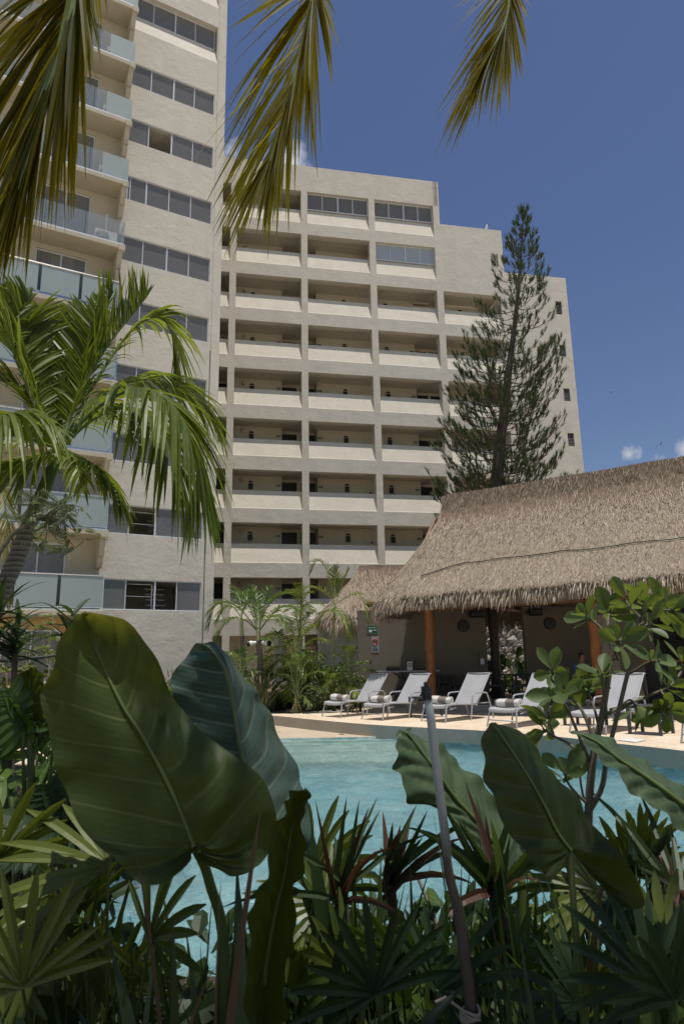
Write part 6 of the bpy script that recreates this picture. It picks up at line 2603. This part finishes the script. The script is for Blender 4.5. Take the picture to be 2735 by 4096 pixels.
def fan_palm(label, base, leaves, q, R=.36, n=10, wd=.016, group='fan palms in the near bed', mat='fan'):
    base = V(base)
    base.z = 0
    t = thing('fan_palm', label, 'fan palm', base, 0, group)
    for (x, y, Y, ax, ay, span) in leaves:
        c = at(x, y, Y)
        axis = (RT*ax - UP*ay + _f*q.uniform(-.15, .2)).normalized()
        nrm = (V((q.gauss(0, .3), -.75, .65))).normalized()
        nrm = (nrm-axis*nrm.dot(axis)).normalized()
        lf = MB(base)
        fan_leaf(lf, c, axis, nrm, R*q.uniform(.85, 1.1), n, span, q, wd, q.uniform(.25, .85))
        lf.build('leaf', M[mat], t)
        s_ = MB(base)
        s_.tube(catmull([base+V((q.gauss(0, .05), q.gauss(0, .05), 0)), base.lerp(c, .55)+V((0, 0, .05)), c], 12), [.006-.003*i/12 for i in range(13)], 6)
        s_.build('petiole', M['stalk'], t)
    return t


M['dry'] = leafmat('withered_leaf', (.10, .06, .03), (.24, .15, .085), (.2, .12, .05), .7, .2, .2)
q = random.Random(54)
fan_palm('bright yellow green fan palm below the biggest leaf, its fan spread to the left', at(480, 4000, 1.75),
         [(432, 3462, 1.7, -.85, -.25, 150), (330, 3690, 1.8, -.4, .9, 150), (600, 3760, 1.8, .3, -.5, 160), (180, 3760, 1.6, -.6, .4, 150)], q, R=.29, n=11, wd=.0115)
fan_palm('bright fan palm cut by the left edge with upright segments', at(-40, 4000, 1.75),
         [(-10, 3440, 1.75, .25, -.9, 170), (40, 3650, 1.7, .6, .5, 160), (-60, 3800, 1.6, .7, .3, 150)], q, R=.22, n=10, wd=.012)
fan_palm('fan palm in the dark bottom left corner', at(300, 4096, 1.9), [(260, 3900, 1.9, .1, -.8, 170), (450, 3950, 1.9, .4, -.6, 170), (90, 3950, 1.5, -.2, -.8, 170), (330, 3640, 2.2, -.2, -.9, 160)], q, R=.26, n=13, wd=.0095)
fan_palm('fan palm between the half rolled leaf and the red edged spikes', at(1300, 4000, 2.3), [(1290, 3620, 2.2, -.6, -.2, 190), (1340, 3760, 2.1, .1, .6, 180), (1380, 3900, 1.9, -.3, -.6, 180), (1250, 3480, 2.4, .3, -.8, 150)], q, R=.26, n=12, wd=.012)
fan_palm('fan palm below the long pointed lobe at the right', at(2480, 4000, 2.2), [(2390, 3560, 2.2, -.9, .1, 140), (2530, 3500, 2.3, .2, -.9, 140), (2480, 3800, 2.0, .2, .8, 170), (2650, 3760, 1.9, .5, -.3, 170), (2560, 3420, 2.4, -.1, -1, 110)], q, R=.24, n=11, wd=.012)
fan_palm('dark fan palm in the bottom right corner', at(2600, 4096, 1.5), [(2600, 3950, 1.5, -.5, -.5, 160), (2700, 4000, 1.4, -.2, -.9, 150), (2300, 4000, 1.7, -.6, -.4, 170)], q, R=.22, n=11, wd=.010, mat='dark_leaf')
fan_palm('dark fan palm low in the middle of the bottom edge', at(1650, 4096, 1.9), [(1600, 3850, 1.9, -.4, -.6, 180), (1750, 3960, 1.7, .4, -.5, 180), (1500, 3980, 1.6, -.2, -.8, 180), (2050, 3900, 2.0, .3, -.6, 180), (1950, 3700, 2.2, .4, .3, 160)], q, R=.22, n=12, wd=.010, mat='dark_leaf')


def spikes(label, x, y, Y, tips, q, wd=.0095, mat='dracaena', extra=9, name='red_edged_dracaena'):
    c = at(x, y, Y)
    base = V((c.x, c.y, 0))
    t = thing(name, label, 'dracaena', base, 0)
    b = MB(base)
    b.tube(catmull([base, base.lerp(c, .5)+V((.02, .02, 0)), c], 8), [.016]*9, 7)
    b.build('stem', M['twig_brown'], t, smooth=True)
    b, r = MB(base), MB(base)
    for i in range(len(tips)+extra):
        if i < len(tips):
            e = at(tips[i][0], tips[i][1], Y+q.uniform(-.15, .15))
            dr = .02
        else:
            a = q.uniform(0, 6.283)
            e = c+V((math.cos(a), math.sin(a), q.uniform(-.7, .9)))*q.uniform(.2, .36)
            dr = .12
        s_ = c+V((q.gauss(0, .012), q.gauss(0, .012), q.uniform(-.05, .02)))
        d = e-s_
        sd_ = d.cross(V((q.gauss(0, .3), -1, q.gauss(.2, .3)))).normalized()
        pts = [s_+d*f+V((0, 0, -dr*f*f+dr*f)) for f in (0, .2, .45, .7, .88, 1)]
        ws = [wd*.8, wd, wd*.85, wd*.55, wd*.3, .0005]
        (r if i % 4 == 0 else b).blade(pts, ws, sd_, 0, min(1, max(0, q.gauss(.45, .25))), fold=.4, up=sd_.cross(d).normalized())
    b.build('leaves', M[mat], t)
    r.build('red_leaves', M['red_tip'], t)


spikes('red edged spiky dracaena standing up against the pool water in the centre', 1362, 3560, 2.05, [(1262, 3205), (1386, 3190), (1436, 3200), (1508, 3190), (1475, 3230), (1412, 3330), (1520, 3240), (1300, 3420), (1450, 3420)], q)
spikes('second spiky dracaena right of the red edged one, before the pool water', 1560, 3520, 2.3, [(1530, 3245), (1600, 3300), (1665, 3220), (1710, 3240), (1640, 3290), (1570, 3290), (1690, 3350), (1520, 3390)], q, wd=.013)
spikes('spiky dracaena crossing behind the grey pipe, brown bladed', 1990, 3560, 2.1, [(1860, 3130), (1760, 3200), (1900, 3180), (2080, 3320), (1940, 3260), (1830, 3280), (2060, 3200)], q, wd=.014)
spikes('slim spiky dracaena at the right edge before the water', 2700, 3560, 2.1, [(2610, 3380), (2680, 3300), (2640, 3420), (2730, 3420), (2700, 3350)], q, wd=.012)


def lobed_plant(label, base, ntop, leaves, q, mat='dark_leaf', sz=.32, name='lobed_philodendron'):
    base = V(base)
    base.z = 0
    t = thing(name, label, 'philodendron', base, 0, 'lobed philodendrons in the near bed')
    for (x, y, Y, dx, dy) in leaves:
        c = at(x, y, Y)
        axis = (RT*dx-UP*dy+_f*q.uniform(-.3, .1)).normalized()
        nrm = V((q.gauss(0, .25), -.5, .85)).normalized()
        nrm = (nrm-axis*nrm.dot(axis)).normalized()
        sd = axis.cross(nrm)
        L = sz*q.uniform(.8, 1.15)
        lf = MB(base)
        tn = q.uniform(.2, .8)
        n = 7
        # central blade
        mid = [c+axis*L*f+V((0, 0, -.18*L*f*f)) for f in (0, .2, .4, .6, .8, 1)]
        lf.blade(mid, [.012, .026, .03, .026, .018, .003], sd, 0, tn, fold=.2, up=nrm)
        for i in range(n):
            f = .02+.82*i/n
            p = c+axis*L*f+V((0, 0, -.18*L*f*f))
            for s_ in (1, -1):
                a = math.radians(105-62*i/n+q.gauss(0, 4))
                d = (axis*math.cos(a)+sd*s_*math.sin(a)).normalized()
                l_ = L*(.52-.22*abs(i/n-.35))*q.uniform(.85, 1.1)
                pts = [p+d*l_*g_+axis*l_*.18*g_*g_+V((0, 0, -.3*l_*g_*g_)) for g_ in (0, .3, .6, .85, 1)]
                lf.blade(pts, [.016, .017, .019, .014, .003], d.cross(nrm).normalized(), 0, min(1, max(0, tn+q.gauss(0, .12))), fold=.2, up=nrm)
        lf.build('leaf', M[mat], t)
        s2 = MB(base)
        s2.tube(catmull([base+V((q.gauss(0, .06), q.gauss(0, .06), 0)), base.lerp(c, .6)+V((0, 0, .06)), c], 10), .006, 6)
        s2.build('petiole', M['stalk'], t)


def ring_leaves(cx, cy, Y, n, rx, ry, q, up=.5):
    out = []
    for i in range(n):
        a = i*2.4+q.uniform(-.3, .3)
        r = math.sqrt((i+.5)/n)
        out.append((cx+rx*.5*r*math.cos(a), cy+ry*.5*r*math.sin(a), Y+q.uniform(-.25, .25), math.cos(a), math.sin(a)*.7-up*.6+.35*(r > .7)))
    return out


q = random.Random(55)
lobed_plant('sunlit lobed philodendron left of the biggest leaf', at(150, 3450, 3.0), 0, ring_leaves(120, 3080, 3.0, 22, 330, 380, q), q, mat='shrub', sz=.30)
lobed_plant('dark lobed philodendron under the sunlit one at the left', at(250, 3700, 2.6), 0, ring_leaves(260, 3350, 2.6, 14, 420, 240, q), q, sz=.19)
for lab, x, y, Y, n, L in (('dried brown drooping leaves across the foot of the biggest leaf', 720, 3700, 1.36, 16, 1.22), ('dried brown curled leaves right of the grey pipe stick', 2050, 3800, 1.7, 12, 1.05)):
    c = at(x, y, Y)
    strap_clump('withered_plant', lab, (c.x, c.y, .005), n, L, .011, M['dry'], q, spread=.5, up=1.0, droop=.75, jitter=.05, segs=9)
c = at(1640, 3800, 2.0)
strap_clump('broad_leaved_clump', 'dark plant with long drooping leaves left of the grey pipe, below the red edged spikes', (c.x, c.y, .005), 26, 1.0, .032, M['dark_leaf'], q, spread=.8, up=1.0, droop=.95, jitter=.08)
lobed_plant('lobed philodendron at the lower right behind the fan palm', at(2650, 3950, 2.5), 0, ring_leaves(2640, 3600, 2.4, 9, 300, 300, q), q, sz=.18)
for lab, x, Y, n, L, mt, az, z in (
        ('wide strap leaves sprouting in the left bottom, below the biggest leaf', 620, 1.55, 26, .72, 'strap', (20, 160), .0),
        ('dense dark strap leaves under the half rolled leaf', 930, 1.35, 26, .62, 'dracaena', (0, 180), .0),
        ('tall dark strap leaves crossing before the stalk of the biggest leaf', 840, 1.38, 30, .92, 'dracaena', (0, 360), .0),
        ('tall strap leaves between the half rolled leaf and the fan palm', 1130, 1.7, 18, .74, 'dracaena', (20, 160), .0),
        ('dark strap leaves at the bottom edge, left of the grey pipe foot', 1480, 1.35, 26, .55, 'dracaena', (0, 360), .0),
        ('dark strap leaves at the bottom edge, right of the grey pipe foot', 1980, 1.4, 26, .55, 'dracaena', (0, 360), .0),
        ('wide strap leaves at the foot of the dark backlit leaf stalk', 2260, 1.9, 24, .75, 'strap', (0, 360), .0),
        ('long arching strap leaves rising from the bottom right corner', 2500, 1.25, 22, .62, 'dracaena', (0, 360), .0),
        ('strap leaves at the bottom right edge', 2750, 1.7, 22, .8, 'strap', (0, 360), .0),
        ('strap leaves at the bottom left edge', -20, 1.5, 24, .75, 'strap', (0, 360), .0),
        ('strap leaves in the bottom left shade behind the fan', 300, 1.3, 24, .55, 'dracaena', (0, 360), .0)):
    c = at(x, 4000, Y)
    strap_clump('strap_leaf_plant', lab, (c.x, c.y, .005), n, L*1.15, .024, M[mt], q, group='strap leaved plants in the near bed', spread=.75, up=1.0, droop=.75, jitter=.06)
for i, (x, Y) in enumerate(((420, 1.7), (760, 1.5), (1000, 1.9), (1250, 1.6), (1400, 2.1), (1620, 1.6), (1750, 2.1), (1900, 1.7), (2120, 2.0), (2200, 1.5), (2420, 1.8), (2620, 2.1), (120, 1.9), (600, 1.25), (1150, 1.2), (1560, 1.25), (2020, 1.2), (2400, 1.25), (150, 1.3))):
    c = at(x, 4000, Y)
    strap_clump('grassy_plant', ('narrow bladed grassy plant in the near bed, '+('far left', 'under the biggest leaf', 'behind the half rolled leaf', 'right of the half rolled leaf', 'below the red edged spikes', 'left of the grey pipe', 'behind the grey pipe stick', 'right of the grey pipe stick', 'left of the backlit leaf stalk', 'in front of the backlit leaf stalk', 'under the long pointed lobe', 'at the far right', 'behind the left fan', 'nearest below the biggest leaf', 'nearest below the half rolled leaf', 'nearest in the bottom centre', 'nearest right of the pipe foot', 'nearest at the bottom right', 'nearest in the bottom left corner')[i]), (c.x, c.y, .005), 70, q.uniform(.72, .98) if Y > 1.3 else q.uniform(.55, .68), .011 if Y > 1.3 else .009, M['strap' if i % 3 else 'dracaena'], q, group='narrow bladed plants in the near bed', spread=.55, up=1.0, droop=.6, jitter=.09)
# low leafy undergrowth between the stalks
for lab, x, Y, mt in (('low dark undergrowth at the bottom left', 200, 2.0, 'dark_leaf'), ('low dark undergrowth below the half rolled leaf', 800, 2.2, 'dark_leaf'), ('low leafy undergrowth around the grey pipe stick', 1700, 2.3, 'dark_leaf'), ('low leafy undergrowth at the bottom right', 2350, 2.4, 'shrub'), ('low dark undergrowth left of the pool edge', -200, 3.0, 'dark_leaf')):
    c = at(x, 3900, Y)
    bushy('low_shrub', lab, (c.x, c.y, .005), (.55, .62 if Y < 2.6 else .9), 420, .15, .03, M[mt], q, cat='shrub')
